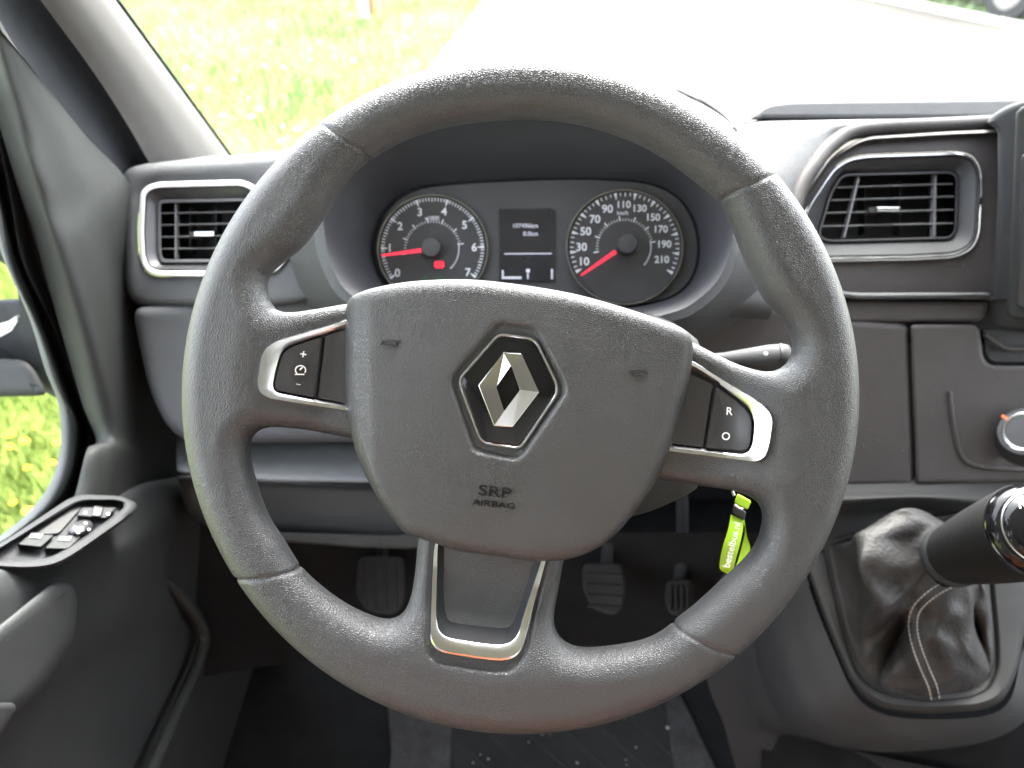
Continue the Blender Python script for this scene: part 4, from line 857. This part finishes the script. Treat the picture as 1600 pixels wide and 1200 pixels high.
dh = poly_sdf(lp(fillet(hex_o, 8), PZ), X2, Y2)
dl_ = poly_sdf(lp(crom([(838, 900), (870, 862), (850, 842), (800, 846), (790, 880)], 6, True), PZ), X2, Y2)
zf2 = pad_z(X2, Y2)-.0042*sstep(.0004, -.0034, dh)
# smooth swelling towards the lower spoke
zf2 += .0018*np.exp(-((X2-.014)/.02)**2-((Y2+.085)/.02)**2)
pad = sdf_obj('airbag_cover', dp, zf2, np.full_like(zf2, -.016), .010, gx2[0], gy2[0], H, -.018, .020, M['pad'], sw)
def on_pad(px, py, up=0.):
    x, y = Lx(px, py, PZ+.006)
    z = float(pad_z(np.array(x), np.array(y))); x, y = Lx(px, py, z); return Vector((x, y, z+up))
def flat_text(name, s, px, py, size, rot, up, ext, m, par, zfun, bold=.0, xs=1.):
    V, F = text2d(s, size, bold=bold, depth=ext); V = [Vector((v.x*xs, v.y, v.z)) for v in V]; c, sn = math.cos(math.radians(rot)), math.sin(math.radians(rot)); out = []
    for v in V:
        q = zfun(px+v.x*c-v.y*sn, py-(v.x*sn+v.y*c)); out.append(q+Vector((0, 0, up+v.z)))
    return finish(name, out, F, m, par, 0, local=True, recalc=False)
flat_text('lettering', 'SRP', 773, 769, 23, -7, .0006, .0002, M['emboss'], pad, on_pad, .008, 1.45)
flat_text('lettering', 'AIRBAG', 771.5, 788, 13, -6, .0006, .0002, M['emboss'], pad, on_pad, .0, 1.5)
for (cx, cy, rot, sg) in ((610, 536, -4, 1), (997, 582, 6, -1)):          # embossed horn symbols, coloured dark for the shade along their edges
    ms = []
    def q(x, y): c, s = math.cos(math.radians(rot)), math.sin(math.radians(rot)); return on_pad(cx+(x*sg)*c-y*s, cy-((x*sg)*s+y*c), .0006)
    for pts in ([(-15, -4), (-11, 4)], [(-13, 1), (-2, 4), (14, 4)], [(-13, -2), (0, -3), (6, -5), (10, -2), (9, 2)], [(13, 5), (15, 0)]):
        ms.append(tube([q(*p) for p in crom(pts, 4)], .00045, 6))
    V, F = join(*ms); finish('horn_symbol', V, F, M['cavity'], pad, 0, local=True)
# emblem
ez = float(pad_z(np.array(0.), np.array(0.)))-.0042
def eloop(pts, z, n=96): return [Vector((*Lx(p[0], p[1], ez), ez+z)) for p in by_angle(pts, (794, 610), n)]
ro_ = fillet([(715, 602), (717, 588), (775, 522), (785, 520), (830, 526), (841, 534), (873, 600), (873, 616), (818, 698), (808, 703), (756, 695), (746, 684)], 6)
V, F = loft([eloop(ro_, -.001), eloop(ro_, .0012), eloop(inset(ro_, 1.5), .0020), eloop(inset(ro_, 4), .0020), eloop(inset(ro_, 6), .0012), eloop(inset(ro_, 6), -.001)]); em = finish('emblem', V, F, M['chrome'], sw, 30, local=True)
V, F = loft([eloop(inset(ro_, 5.5), 0), eloop(inset(ro_, 5.5), .0012), eloop(inset(ro_, 7.5), .0018)], cap1=True); finish('emblem_plate', V, F, M['gloss'], em, 40, local=True)
def E(p, z): return Vector((*Lx(p[0], p[1], ez), ez+z))
o_ = [(747, 602), (787, 550), (815, 552), (843, 613), (801, 668), (772, 666)]
zo = [.0026, .0024, .0050, .0026, .0024, .0050]
i_ = [(776, 605), (799, 572), (812, 609), (788, 641)]; zi = [.0050, .0062, .0050, .0062]
ob = [E(p, .0016) for p in o_]; ot = [E((795+(p[0]-795)*.985, 609+(p[1]-609)*.985), z) for p, z in zip(o_, zo)]; it = [E(p, z) for p, z in zip(i_, zi)]; ib = [E(p, .0018) for p in i_]
V = ob+ot+it+ib
F = [(k, (k+1) % 6, 6+(k+1) % 6, 6+k) for k in range(6)]+[(12+k, 12+(k+1) % 4, 16+(k+1) % 4, 16+k) for k in range(4)]
F += [(6, 7, 12), (7, 13, 12), (7, 8, 13), (8, 9, 13), (9, 14, 13), (9, 10, 14), (10, 15, 14), (10, 11, 15), (11, 6, 15), (6, 12, 15)]
ed = finish('emblem_diamond', V, F, M['bright'], em, 0, local=True)
md = ed.modifiers.new('edge', 'BEVEL'); md.width = .00035; md.segments = 2; md.limit_method = 'ANGLE'; md.angle_limit = .15
# chrome trims and switches on the side spokes
def spoke_z(px, py): x, y = Lx(px, py); t = float(sstep(.112, .168, np.hypot(x, y))); return -.013*(1-t)+.0105+.0065*t
def sl3(p, up): z = spoke_z(p[0], p[1]); x, y = Lx(p[0], p[1], z); return Vector((x, y, z+up))
def trim(fo, fi, ctr, n=120):
    a, b = by_angle(fo, ctr, n), by_angle(fi, ctr, n)
    V, F = loft([[sl3(p, u) for p in l] for l, u in ((a, -.006), (a, .0006), (inset(a, 2), .0016), (a*.35+b*.65, .0012), (b, -.0006), (b, -.006))]); return finish('spoke_trim', V, F, M['chrome'], sw, 35, local=True)
def block(name, pts, r, up, m, par, n=60, dish=0.):
    P = resample(fillet(pts, r), n); c = P.mean(0)
    V, F = loft([[sl3(p, u) for p in l] for l, u in ((P, -.006), (P, up-.0012), (inset(P, 1.6), up-.0002), (inset(P, 4), up), (c+(P-c)*.55, up-dish), (c+(P-c)*.2, up-dish*1.3))], cap1=True); return finish(name, V, F, m, par, 40, local=True)
t1 = trim(fillet([(560, 494), (540, 499.6), (435, 532), (414, 543), (407, 562), (402, 599), (405, 614), (420, 624), (540, 643), (570, 648)], [5, 5, 18, 14, 16, 16, 10, 16, 5, 5]),
          fillet([(556, 506), (540, 511), (452, 540), (441, 548), (433, 570), (427, 599), (428, 608), (434, 613), (540, 633), (560, 637)], [3, 3, 10, 10, 10, 8, 5, 8, 3, 3]), (490, 580))
s1 = block('speed_switch', [(505, 525), (452, 543), (441, 553), (433, 580), (429, 600), (430, 608), (436, 611), (493, 622)], [4, 10, 10, 10, 8, 6, 6, 4], .0012, M['switch'], t1, dish=.0012)
block('switch_blank', [(508, 524), (556, 509), (556, 634), (496, 622)], [2, 3, 3, 2], .0004, M['switch'], t1)
t2 = trim(fillet([(1050, 553), (1085, 565), (1181, 624), (1202, 641), (1208, 657), (1202, 697), (1195, 716), (1180, 723), (1060, 708), (1030, 704)], [5, 5, 16, 14, 14, 16, 12, 14, 5, 5]),
          fillet([(1050, 564), (1084, 576), (1117, 597), (1172, 637), (1180, 657), (1177, 690), (1171, 705), (1161, 709), (1060, 697), (1030, 694)], [3, 3, 3, 14, 12, 12, 10, 8, 3, 3]), (1120, 650))
s2 = block('speed_switch', [(1118, 602), (1168, 640), (1176, 660), (1173, 692), (1168, 703), (1160, 705), (1102, 700)], [3, 14, 12, 12, 8, 8, 3], .0012, M['switch'], t2, dish=.0012)
block('switch_blank', [(1050, 568), (1115, 600), (1099, 700), (1040, 692)], [3, 2, 2, 3], .0004, M['switch'], t2)
zs = lambda x, y: sl3((x, y), .0005)
for s, x, y, sz, par in (('+', 474.5, 554.5, 19, s1), ('–', 467, 600, 13, s1), ('R', 1138.5, 643, 17, s2), ('O', 1133.5, 682, 17, s2)):
    flat_text('switch_symbol', s, x, y, sz, -9 if par is s1 else -4, .0006, 0, M['white'], par, zs, .015)
ms = [tube([sl3((470+8*math.cos(t), 578.5-7*math.sin(t)), .0007) for t in np.linspace(-.6, 4.0, 16)], .0004, 5), tube([sl3(p, .0007) for p in ((469, 578), (473, 574))], .0005, 5), tube([sl3(p, .0007) for p in ((461, 585), (476, 585))], .0004, 5)]
V, F = join(*ms); finish('switch_symbol', V, F, M['white'], s1, 0, local=True)
# lower spoke trim
ou = crom([(686, 838), (679, 850), (676, 880), (674, 920), (672, 985), (676, 1006), (690, 1018), (725, 1025), (770, 1031), (795, 1030), (811, 1020), (820, 1000), (838, 935), (855, 872), (862, 845)], 6)
inn = crom([(690, 838), (685, 852), (684, 890), (683, 930), (683, 965), (688, 985), (702, 995), (735, 1001), (778, 1006), (798, 1001), (809, 988), (816, 965), (832, 915), (846, 872), (852, 845)], 6)
in2 = crom([(706, 838), (706, 862), (705, 890), (704, 925), (703, 950), (705, 962), (715, 966), (740, 968), (775, 971), (792, 971), (797, 966), (802, 950), (812, 912), (823, 872), (828, 845)], 6)
N_ = 90; ou, inn, in2 = (resample(q, N_, False) for q in (ou, inn, in2))
# align inner samples with the outer ones by relative length (already similar U shapes)
V, F = loft([[sl3(p, u) for p in l] for l, u in ((ou, -.006), (ou, .0002), (ou*.85+inn*.15, .0012), (ou*.5+inn*.5, .0012), (ou*.1+inn*.9, .0010), (inn, .0002), (inn, -.006))], closed=False); t3 = finish('spoke_trim', V, F, M['chrome'], sw, 40, local=True)
V, F = loft([[sl3(p, u) for p in l] for l, u in ((inn, .0004), (inn*.93+in2*.07, -.0002), (in2, -.0055), (in2, -.008))], closed=False); finish('spoke_bezel', V, F, M['bezel'], t3, 40, local=True)
P = [Vector(sl3(p, -.0052)) for p in in2]; finish('spoke_insert', P, [tuple(range(len(P)))], M['insert'], t3, 0, local=True)

# ================================================================== 9. key strap
ks_ = thing('key_strap', 'lime green key strap with white lettering hanging behind the wheel', 'key strap', W(1150, 830, .56))
kd = .56
def strap(name, left, right, th, m, par=ks_):
    a = resample(crom(left, 8), 30, False); b = resample(crom(right, 8), 30, False)
    loops = []
    for s, o in ((0, th), (0, 0), (.5, -.0006), (1, 0), (1, th)): loops.append(px_loops([np.column_stack([(a*(1-s)+b*s)[:, :2], (a*(1-s)+b*s)[:, 2]+o])])[0])
    V, F = loft(loops, closed=False); V2, F2 = loft([loops[0], loops[-1]], closed=False); V, F = join((V, F), (V2, F2)); return finish(name, V, F, m, par, 50)
strap('strap_back', [(1161, 813, kd+.006), (1164, 830, kd+.012), (1158, 858, kd+.018), (1148, 890, kd+.016), (1138, 897, kd+.008)], [(1163, 812, kd+.006), (1167, 838, kd+.012), (1172, 858, kd+.018), (1166, 892, kd+.016), (1142, 899, kd+.008)], .0012, M['green'])
st = strap('strap', [(1142, 804, kd), (1138, 826, kd-.002), (1130, 852, kd-.003), (1125, 875, kd-.002), (1125, 889, kd), (1131, 894, kd+.003), (1139, 898, kd+.007)], [(1162, 813, kd), (1160, 832, kd-.002), (1155, 855, kd-.003), (1149, 876, kd-.002), (1146, 890, kd), (1144, 895, kd+.003), (1141, 898, kd+.007)], .0014, M['green'])
V, F = text_px('bestelbus.nl', 1144, 851.5, 15.5, kd-.0042, rot=75.5, bold=.02); finish('strap_lettering', V, F, M['white'], st, 0, recalc=False)
P = fillet([(1144, 796), (1145, 802), (1163, 813), (1166, 800), (1148, 790)], 2); solid('strap_sleeve', P, kd-.002, .004, .0008, M['cavity'], ks_, 40)
solid('key_tag', fillet([(1152, 771), (1174, 783), (1168, 797), (1147, 786)], 4), kd+.002, .006, .0012, M['green'], ks_, 40)
for pts in ([(1144, 767), (1147, 774)], [(1147, 788.5), (1154, 794), (1160, 796)]):
    V, F = tube([W(x, y, kd-.001) for x, y in crom(pts, 4)], .0011, 8); finish('key_ring', V, F, M['bright'], ks_, 60)

# ================================================================== 10. gear lever and its console
cc = thing('gear_console', 'dark plastic gear console rising from the floor right of the wheel', 'console', W(1400, 1000, .85))
def gd(px, py): return .80+.0000*(px)+.0*py if False else .775+.00022*(1000-py)
FO = fillet([(1258, 880), (1266, 860), (1300, 838), (1480, 800), (1620, 800), (1620, 940), (1600, 985), (1588, 1050), (1567, 1094), (1534, 1108), (1450, 1114), (1382, 1107), (1354, 1092), (1330, 1064), (1290, 970)], [10, 14, 20, 30, 5, 5, 20, 30, 24, 20, 30, 22, 16, 20, 30], 6)
FI = fillet([(1286, 852), (1310, 848), (1400, 826), (1484, 820), (1546, 850), (1548, 906), (1557, 998), (1558, 1046), (1546, 1074), (1516, 1089), (1450, 1094), (1398, 1088), (1364, 1075), (1340, 1052), (1316, 984)], [6, 10, 20, 20, 20, 20, 20, 20, 18, 18, 20, 20, 14, 18, 20], 6)
gc = (1440, 960)
def gw(p, o): q = with_depth(p, gd); q[:, 2] += o; return by_angle(q, gc, 140)
V, F = loft(px_loops([gw(inset(FO, -3), .03), gw(FO, .004), gw(inset(FO, 4), -.001), gw(FO*1.0, .0)[:]*0+by_angle(np.column_stack([inset(FO, 9), [gd(*p[:2])-.002 for p in FO]]), gc, 140), gw(inset(FI, -6), -.001), gw(inset(FI, -2), .001), gw(FI, .004), gw(FI, .02)])); finish('gaiter_frame', V, F, M['console'], cc, 45)
# console body: outline flaring down to the floor
rows = [
 [(1256, 876, .805), (1268, 930, .80), (1300, 1010, .79), (1336, 1085, .775), (1380, 1116, .77), (1450, 1124, .77), (1540, 1118, .77), (1580, 1090, .775), (1600, 1010, .79), (1640, 940, .80)],
 [(1225, 900, .84), (1236, 950, .83), (1262, 1030, .815), (1300, 1105, .80), (1370, 1148, .79), (1450, 1156, .79), (1540, 1140, .795), (1592, 1105, .80), (1616, 1030, .81), (1660, 950, .82)],
 [(1190, 930, .90), (1198, 990, .885), (1220, 1060, .86), (1262, 1130, .84), (1350, 1166, .835), (1450, 1168, .835), (1545, 1152, .84), (1602, 1116, .84), (1630, 1040, .85), (1680, 960, .86)],
 [(1168, 960, 1.0), (1176, 1010, .99), (1196, 1075, .96), (1236, 1140, .94), (1340, 1172, .93), (1450, 1172, .93), (1548, 1156, .93), (1608, 1120, .93), (1640, 1050, .93), (1700, 970, .93)]]
sheet('console_body', rows, M['tunnel'], cc, 60, 6)
# top of the console running up under the dash
sheet('console_top', [[(1180, 742, .815), (1300, 744, .815), (1450, 744, .812), (1640, 742, .81)], [(1180, 772, .80), (1300, 768, .80), (1450, 766, .80), (1640, 770, .80)], [(1190, 792, .80), (1290, 786, .79), (1350, 782, .785), (1470, 780, .79), (1640, 800, .80)], [(1200, 820, .82), (1290, 814, .81), (1400, 800, .825), (1480, 800, .82), (1640, 830, .81)], [(1215, 900, .84), (1280, 862, .81), (1400, 838, .82), (1480, 830, .82), (1640, 860, .80)]], M['console'], cc, 50, 6)
gl_ = thing('gear_lever', 'black gear lever with a folded leather gaiter and glossy knob', 'gear lever', W(1450, 950, .77))
# gaiter: lofted from the frame to the collar with folds
base = by_angle(FI, gc, 200)
neck = np.array([(1477+26*math.cos(t)-8*math.sin(t), 873+42*math.sin(t)+14*math.cos(t)) for t in np.linspace(0, 2*math.pi, 200, endpoint=False)])
neck = by_angle(neck, (1477, 873), 200)
loops = []; TH = np.linspace(0, 2*math.pi, 200, endpoint=False)     # angle 0 = right, pi/2 = down
def bump1(c, w_): return np.exp(-((np.angle(np.exp(1j*(TH-c))))/w_)**2)
for s in np.linspace(0, 1, 40):
    e = s**1.15
    xy = base*(1-e)+neck*e
    d = np.array([gd(*p) for p in base])*(1-s)+.728*s + .010*(1-s)*min(1, s*12)
    bulge = math.sin(math.pi*s)
    # big folds: left bulge, lower left pleat, lower right pleat
    ctr = np.array(gc)*(1-e)+np.array([1477, 873])*e
    out = (xy-ctr); ln = np.linalg.norm(out, axis=1, keepdims=True)+1e-9; out /= ln
    push = 26*bulge*bump1(3.45, .5)*math.exp(-((s-.62)/.2)**2) + 30*math.exp(-((s-.55)/.22)**2)*bump1(4.3, .55)
    push += -26*math.exp(-((s-.42)/.2)**2)*bump1(2.3, .22) + 14*math.exp(-((s-.3)/.2)**2)*bump1(1.55, .6) - 20*math.exp(-((s-.42)/.18)**2)*bump1(.55, .25)
    push += 10*math.exp(-((s-.34)/.16)**2)*(bump1(2.75, .2)) + 9*math.exp(-((s-.5)/.2)**2)*bump1(.1, .3)
    d = d - .022*bulge*bump1(3.3, .55)*math.exp(-((s-.6)/.25)**2) + .020*math.exp(-((s-.40)/.16)**2)*bump1(2.25, .2) + .018*math.exp(-((s-.42)/.14)**2)*bump1(.6, .22) - .010*bulge*bump1(1.4, .5)
    ov = sstep(2.50, 2.68, TH)*(1-sstep(4.3, 4.9, TH))*math.exp(-((s-.58)/.26)**2)
    d = d - .020*ov; push = push + 10*ov
    d = d + .020*np.exp(-np.abs(TH-2.22-.35*(s-.4))/.09)*math.exp(-((s-.36)/.2)**2) + .016*np.exp(-np.abs(TH-.62+.5*(s-.4))/.08)*math.exp(-((s-.42)/.2)**2)
    d = d - .006*np.exp(-np.abs(TH-2.45)/.08)*math.exp(-((s-.3)/.18)**2) - .005*np.exp(-np.abs(TH-.9-.8*(s-.3))/.07)*math.exp(-((s-.35)/.18)**2)
    d = d - .0035*bulge*np.abs(np.sin(TH*2.5+s*7)) + .0028*bulge*np.abs(np.sin(TH*4.5-s*11))*math.exp(-((s-.55)/.3)**2)
    d = d + .0022*bulge*np.sin(TH*7+s*9)+.0022*bulge*np.sin(TH*13-s*14)*math.exp(-((s-.4)/.3)**2) + .004*np.sin(s*21+2*np.sin(TH*2))*bulge*math.exp(-((s-.75)/.2)**2)
    xy = xy+out*push[:, None]
    loops.append(np.column_stack([xy, d]))
V, F = loft(px_loops(loops)); ga = finish('gaiter', V, F, M['gaiter'], gl_, 180)
bvh = BVHTree.FromPolygons([Vector(v) for v in V], F)
def cast(px, py, up=.0004):
    d_ = (W(px, py, 1)-CAM).normalized(); h = bvh.ray_cast(CAM, d_)
    return (h[0]-d_*up) if h[0] else W(px, py, .76)
ms = []
for off in (-6.5, 6.5):
    pth = resample(crom([(1484, 912), (1462, 924), (1438, 944), (1428, 962), (1427, 985), (1433, 1012), (1444, 1042), (1457, 1072), (1462, 1094)], 10), 34, False)
    tg = np.gradient(pth, axis=0); nn = np.stack([-tg[:, 1], tg[:, 0]], 1); nn /= np.linalg.norm(nn, axis=1, keepdims=True); q = pth+nn*off
    for i in range(33):
        a_, b_ = q[i], q[i]+(q[i+1]-q[i])*.72; ms.append(tube([cast(*a_), cast(*b_)], .0006, 5))
V, F = join(*ms); finish('stitching', V, F, M['thread'], ga, 0)
# lever parts about one axis
LA, LB = W(1474, 872, .738), W(1632, 823, .575); lax = (LB-LA); ll = lax.length
V, F = lathe([(.022, -.012), (.024, .0), (.0255, .012), (.0255, .024)], LA, lax, 48); finish('lever_neck', V, F, M['sleeve'], gl_, 40)
V, F = lathe([(.0255, .016), (.0285, .018), (.0294, .022), (.0292, .028), (.0275, .031)], LA, lax, 56); finish('lever_collar', V, F, M['frame2'], gl_, 40)
V, F = lathe([(.0270, .029), (.0282, .034), (.0300, .055), (.0330, .090), (.0355, .130), (.0366, .155), (.0360, .159)], LA, lax, 64); finish('lever_sleeve', V, F, M['sleeve'], gl_, 40)
V, F = lathe([(.0354, .1575), (.0360, .1595), (.0358, .1615), (.0349, .163), (.0342, .162)], LA, lax, 72); finish('knob_ring', V, F, M['bright'], gl_, 40)
V, F = lathe([(.0350, .1615), (.0340, .1645), (.0309, .1680), (.0285, .1695)], LA, lax, 72); kn = finish('lever_knob', V, F, M['gloss'], gl_, 40)
V, F = lathe([(.0288, .1685), (.0284, .1705), (.0276, .1710), (.0270, .1705)], LA, lax, 72); finish('knob_inlay', V, F, M['chrome'], kn, 40)
V, F = lathe([(.0272, .169), (.0266, .1715), (.0200, .1745), (.0120, .1760), (.003, .1766)], LA, lax, 64); finish('knob_cap', V, F, M['gloss'], kn, 60)
an = lax.normalized(); rt = (RIGHT-an*RIGHT.dot(an)).normalized(); u_ = an.cross(rt); u_ = u_ if u_.dot(UP) > 0 else -u_
V, F = text2d('R', .0105, bold=.02)
finish('gear_letter', [W(1597, 787, .555)+(rt*v.x+u_*v.y) for v in V], F, M['white'], kn, 0, recalc=False)

# ================================================================== 11. footwell
def fpt(px, py, z): return W(px, py, DZ(py, z))
fm = thing('floor_mat', 'dark rubber floor mat with fuzzy carpet borders under the wheel', 'floor mat', fpt(880, 1150, FZ))
def floor_slab(name, pts, z0, z1, m, par, r=6):
    P = resample(fillet(pts, r), 60); V, F = loft([[fpt(p[0], p[1], z0) for p in P], [fpt(p[0], p[1], z1-.002) for p in P], [fpt(p[0], p[1], z1) for p in inset(P, 2)]], cap1=True); return finish(name, V, F, m, par, 30)
floor_slab('carpet_border', [(600, 1040), (690, 1040), (708, 1120), (704, 1200), (700, 1330), (590, 1330), (612, 1180)], FZ, FZ+.012, M['carpet'], fm)
floor_slab('carpet_border', [(1030, 1040), (1060, 1080), (1085, 1130), (1118, 1200), (1170, 1330), (1066, 1330), (1052, 1200), (1042, 1110)], FZ, FZ+.012, M['carpet'], fm)
ri_ = floor_slab('rubber_insert', [(690, 1000), (1040, 1000), (1052, 1110), (1064, 1200), (1075, 1330), (696, 1330), (704, 1200), (706, 1110)], FZ, FZ+.009, M['rubber'], fm)
for k in range(9):
    x = 640+k*62
    a_, b_ = (x, 1090), (x+165, 1240)
    A, B = fpt(max(712, a_[0]), a_[1] if a_[0] > 712 else 1090+(712-x)*150/165, FZ+.009), fpt(min(b_[0], 1058), b_[1] if b_[0] < 1058 else 1240-(b_[0]-1058)*150/165, FZ+.009)
    if (B-A).length > .02 and A.x < B.x: V, F = tube([A, (A+B)/2, B], .0035, 8, flat=.6); finish('mat_rib', V, F, M['rubber'], ri_, 60)
floor_slab('heel_carpet', [(640, 975), (1080, 968), (1078, 1010), (1040, 1030), (640, 1030)], FZ, FZ+.03, M['carpet'], fm)
crumbs = []
for _ in range(26):
    p = fpt(random.uniform(715, 1050), random.uniform(1095, 1198), FZ+.0105); s = random.uniform(.0008, .0018)
    V, F = lathe([(s*.3, -s*.8), (s, 0), (s*.4, s*.9)], p, (random.uniform(-1, 1), random.uniform(-1, 1), 1), 6); crumbs.append((V, F))
p = fpt(1043, 1137, FZ+.015); crumbs.append(lathe([(.001, -.002), (.0028, 0), (.001, .002)], p, (0, 0, 1), 8))
V, F = join(*crumbs); cr = finish('dirt', V, F, M['thread'], None, 0); tag(cr, kind='stuff')
# wheel-arch side: dark kick wall beneath the column
sheet('kick_panel', [[(300, 800, .98), (640, 800, 1.0), (900, 830, 1.0), (1220, 830, .98)], [(300, 930, 1.02), (640, 930, 1.06), (900, 930, 1.06), (1220, 930, 1.02)], [(300, 1010, 1.06), (640, 985, 1.10), (900, 985, 1.10), (1220, 985, 1.05)], [(300, 1060, 1.06), (640, 1010, 1.12), (900, 1010, 1.12), (1220, 1010, 1.08)]], M['floor'], da, 40, 5)
def pedal(name, label, outline, d, ribs, vert=False):
    o = thing(name, label, 'pedal', W(np.mean([p[0] for p in outline]), np.mean([p[1] for p in outline]), d))
    solid('pedal_pad', fillet(outline, 12), tilt(d, outline[0][0], outline[0][1], 0, -.02), .012, .003, M['steel'], o, 60)
    xs = [p[0] for p in outline]; ys = [p[1] for p in outline]
    for k in range(ribs):
        t = (k+1)/(ribs+1)
        if vert: x = min(xs)+(max(xs)-min(xs))*t; A, B = W(x, min(ys)+10, d-.002), W(x, max(ys)-12, d-.016)
        else: y = min(ys)+(max(ys)-min(ys))*t; dd = d-.0002*(y-min(ys)); A, B = W(min(xs)+8, y, dd), W(max(xs)-8, y+2, dd)
        V, F = tube([A, (A+B)/2, B], .0022, 8); finish('pedal_rib', V, F, M['steel'], o, 60)
    V, F = tube([W(np.mean(xs), min(ys)+15, d+.012), W(np.mean(xs)+5, min(ys)-60, d+.05), W(np.mean(xs)+5, min(ys)-170, d+.08)], .008, 10); finish('pedal_arm', V, F, M['tyre'], o, 60)
pedal('brake_pedal', 'ribbed brake pedal in the footwell right of the lower spoke', [(910, 880), (972, 880), (979, 920), (972, 955), (958, 964), (925, 952), (910, 920)], .98, 4)
pedal('accelerator_pedal', 'narrow upright accelerator pedal partly behind the wheel rim', [(1042, 905), (1082, 905), (1084, 950), (1074, 966), (1046, 962), (1038, 940)], .99, 4, True)
pedal('clutch_pedal', 'dim ribbed clutch pedal in the footwell left of the lower spoke', [(560, 870), (632, 870), (634, 940), (618, 962), (575, 958), (556, 930)], .98, 4, True)
# moulded tunnel beside the console
sheet('tunnel_side', [[(1085, 900, 1.05), (1150, 880, 1.0), (1230, 870, .92), (1280, 860, .86)], [(1090, 1000, 1.06), (1150, 990, 1.0), (1200, 985, .95), (1250, 980, .90)], [(1110, 1080, 1.06), (1150, 1060, 1.02), (1190, 1070, .98), (1240, 1060, .92)], [(1130, 1130, 1.06), (1165, 1110, 1.03), (1200, 1130, 1.0), (1260, 1142, .96)], [(1150, 1200, 1.08), (1190, 1170, 1.05), (1240, 1150, 1.02), (1300, 1165, .98)], [(1180, 1290, 1.10), (1260, 1270, 1.08), (1400, 1260, 1.04), (1660, 1240, 1.0)]], M['tunnel'], cc, 40, 6)
sheet('tunnel_floor', [[(1210, 1110, 1.0), (1330, 1160, .97), (1450, 1168, .965), (1560, 1150, .96), (1680, 1060, .95)], [(1190, 1170, 1.05), (1330, 1190, 1.02), (1450, 1192, 1.01), (1560, 1180, 1.0), (1690, 1120, .99)], [(1190, 1300, 1.08), (1330, 1300, 1.06), (1450, 1300, 1.05), (1560, 1300, 1.04), (1700, 1280, 1.03)]], M['floor'], cc, 40, 5)

# ================================================================== 12. jacket of the person holding the camera
jk = thing('jacket', 'orange jacket of the person taking the picture, caught as a warm reflection in the trim', 'jacket', (0, -.08, 0))
def sec(c, a, b, n=32): return [Vector(c)+Vector((a*math.cos(t), b*math.sin(t)*(1 if math.sin(t) > 0 else .8), 0)) for t in np.linspace(0, 2*math.pi, n, endpoint=False)]
V, F = loft([sec((0, -.34, .72), .17, .11), sec((0, -.33, .86), .165, .11), sec((0, -.34, 1.0), .155, .10), sec((0, -.37, 1.12), .15, .09), sec((0, -.40, 1.22), .15, .08), sec((0, -.42, 1.30), .13, .06), sec((0, -.43, 1.34), .07, .05)], cap0=True, cap1=True); finish('jacket_body', V, F, M['jacket'], jk, 60)
for sx in (-1, 1):
    V, F = tube(crom([(sx*.13, -.42, 1.27), (sx*.20, -.42, 1.18), (sx*.24, -.36, 1.04), (sx*.22, -.24, .94), (sx*.17, -.12, .90)], 6), np.concatenate([np.linspace(.055, .05, 13), np.linspace(.05, .038, 12)]), 16); finish('sleeve', V, F, M['jacket'], jk, 60)
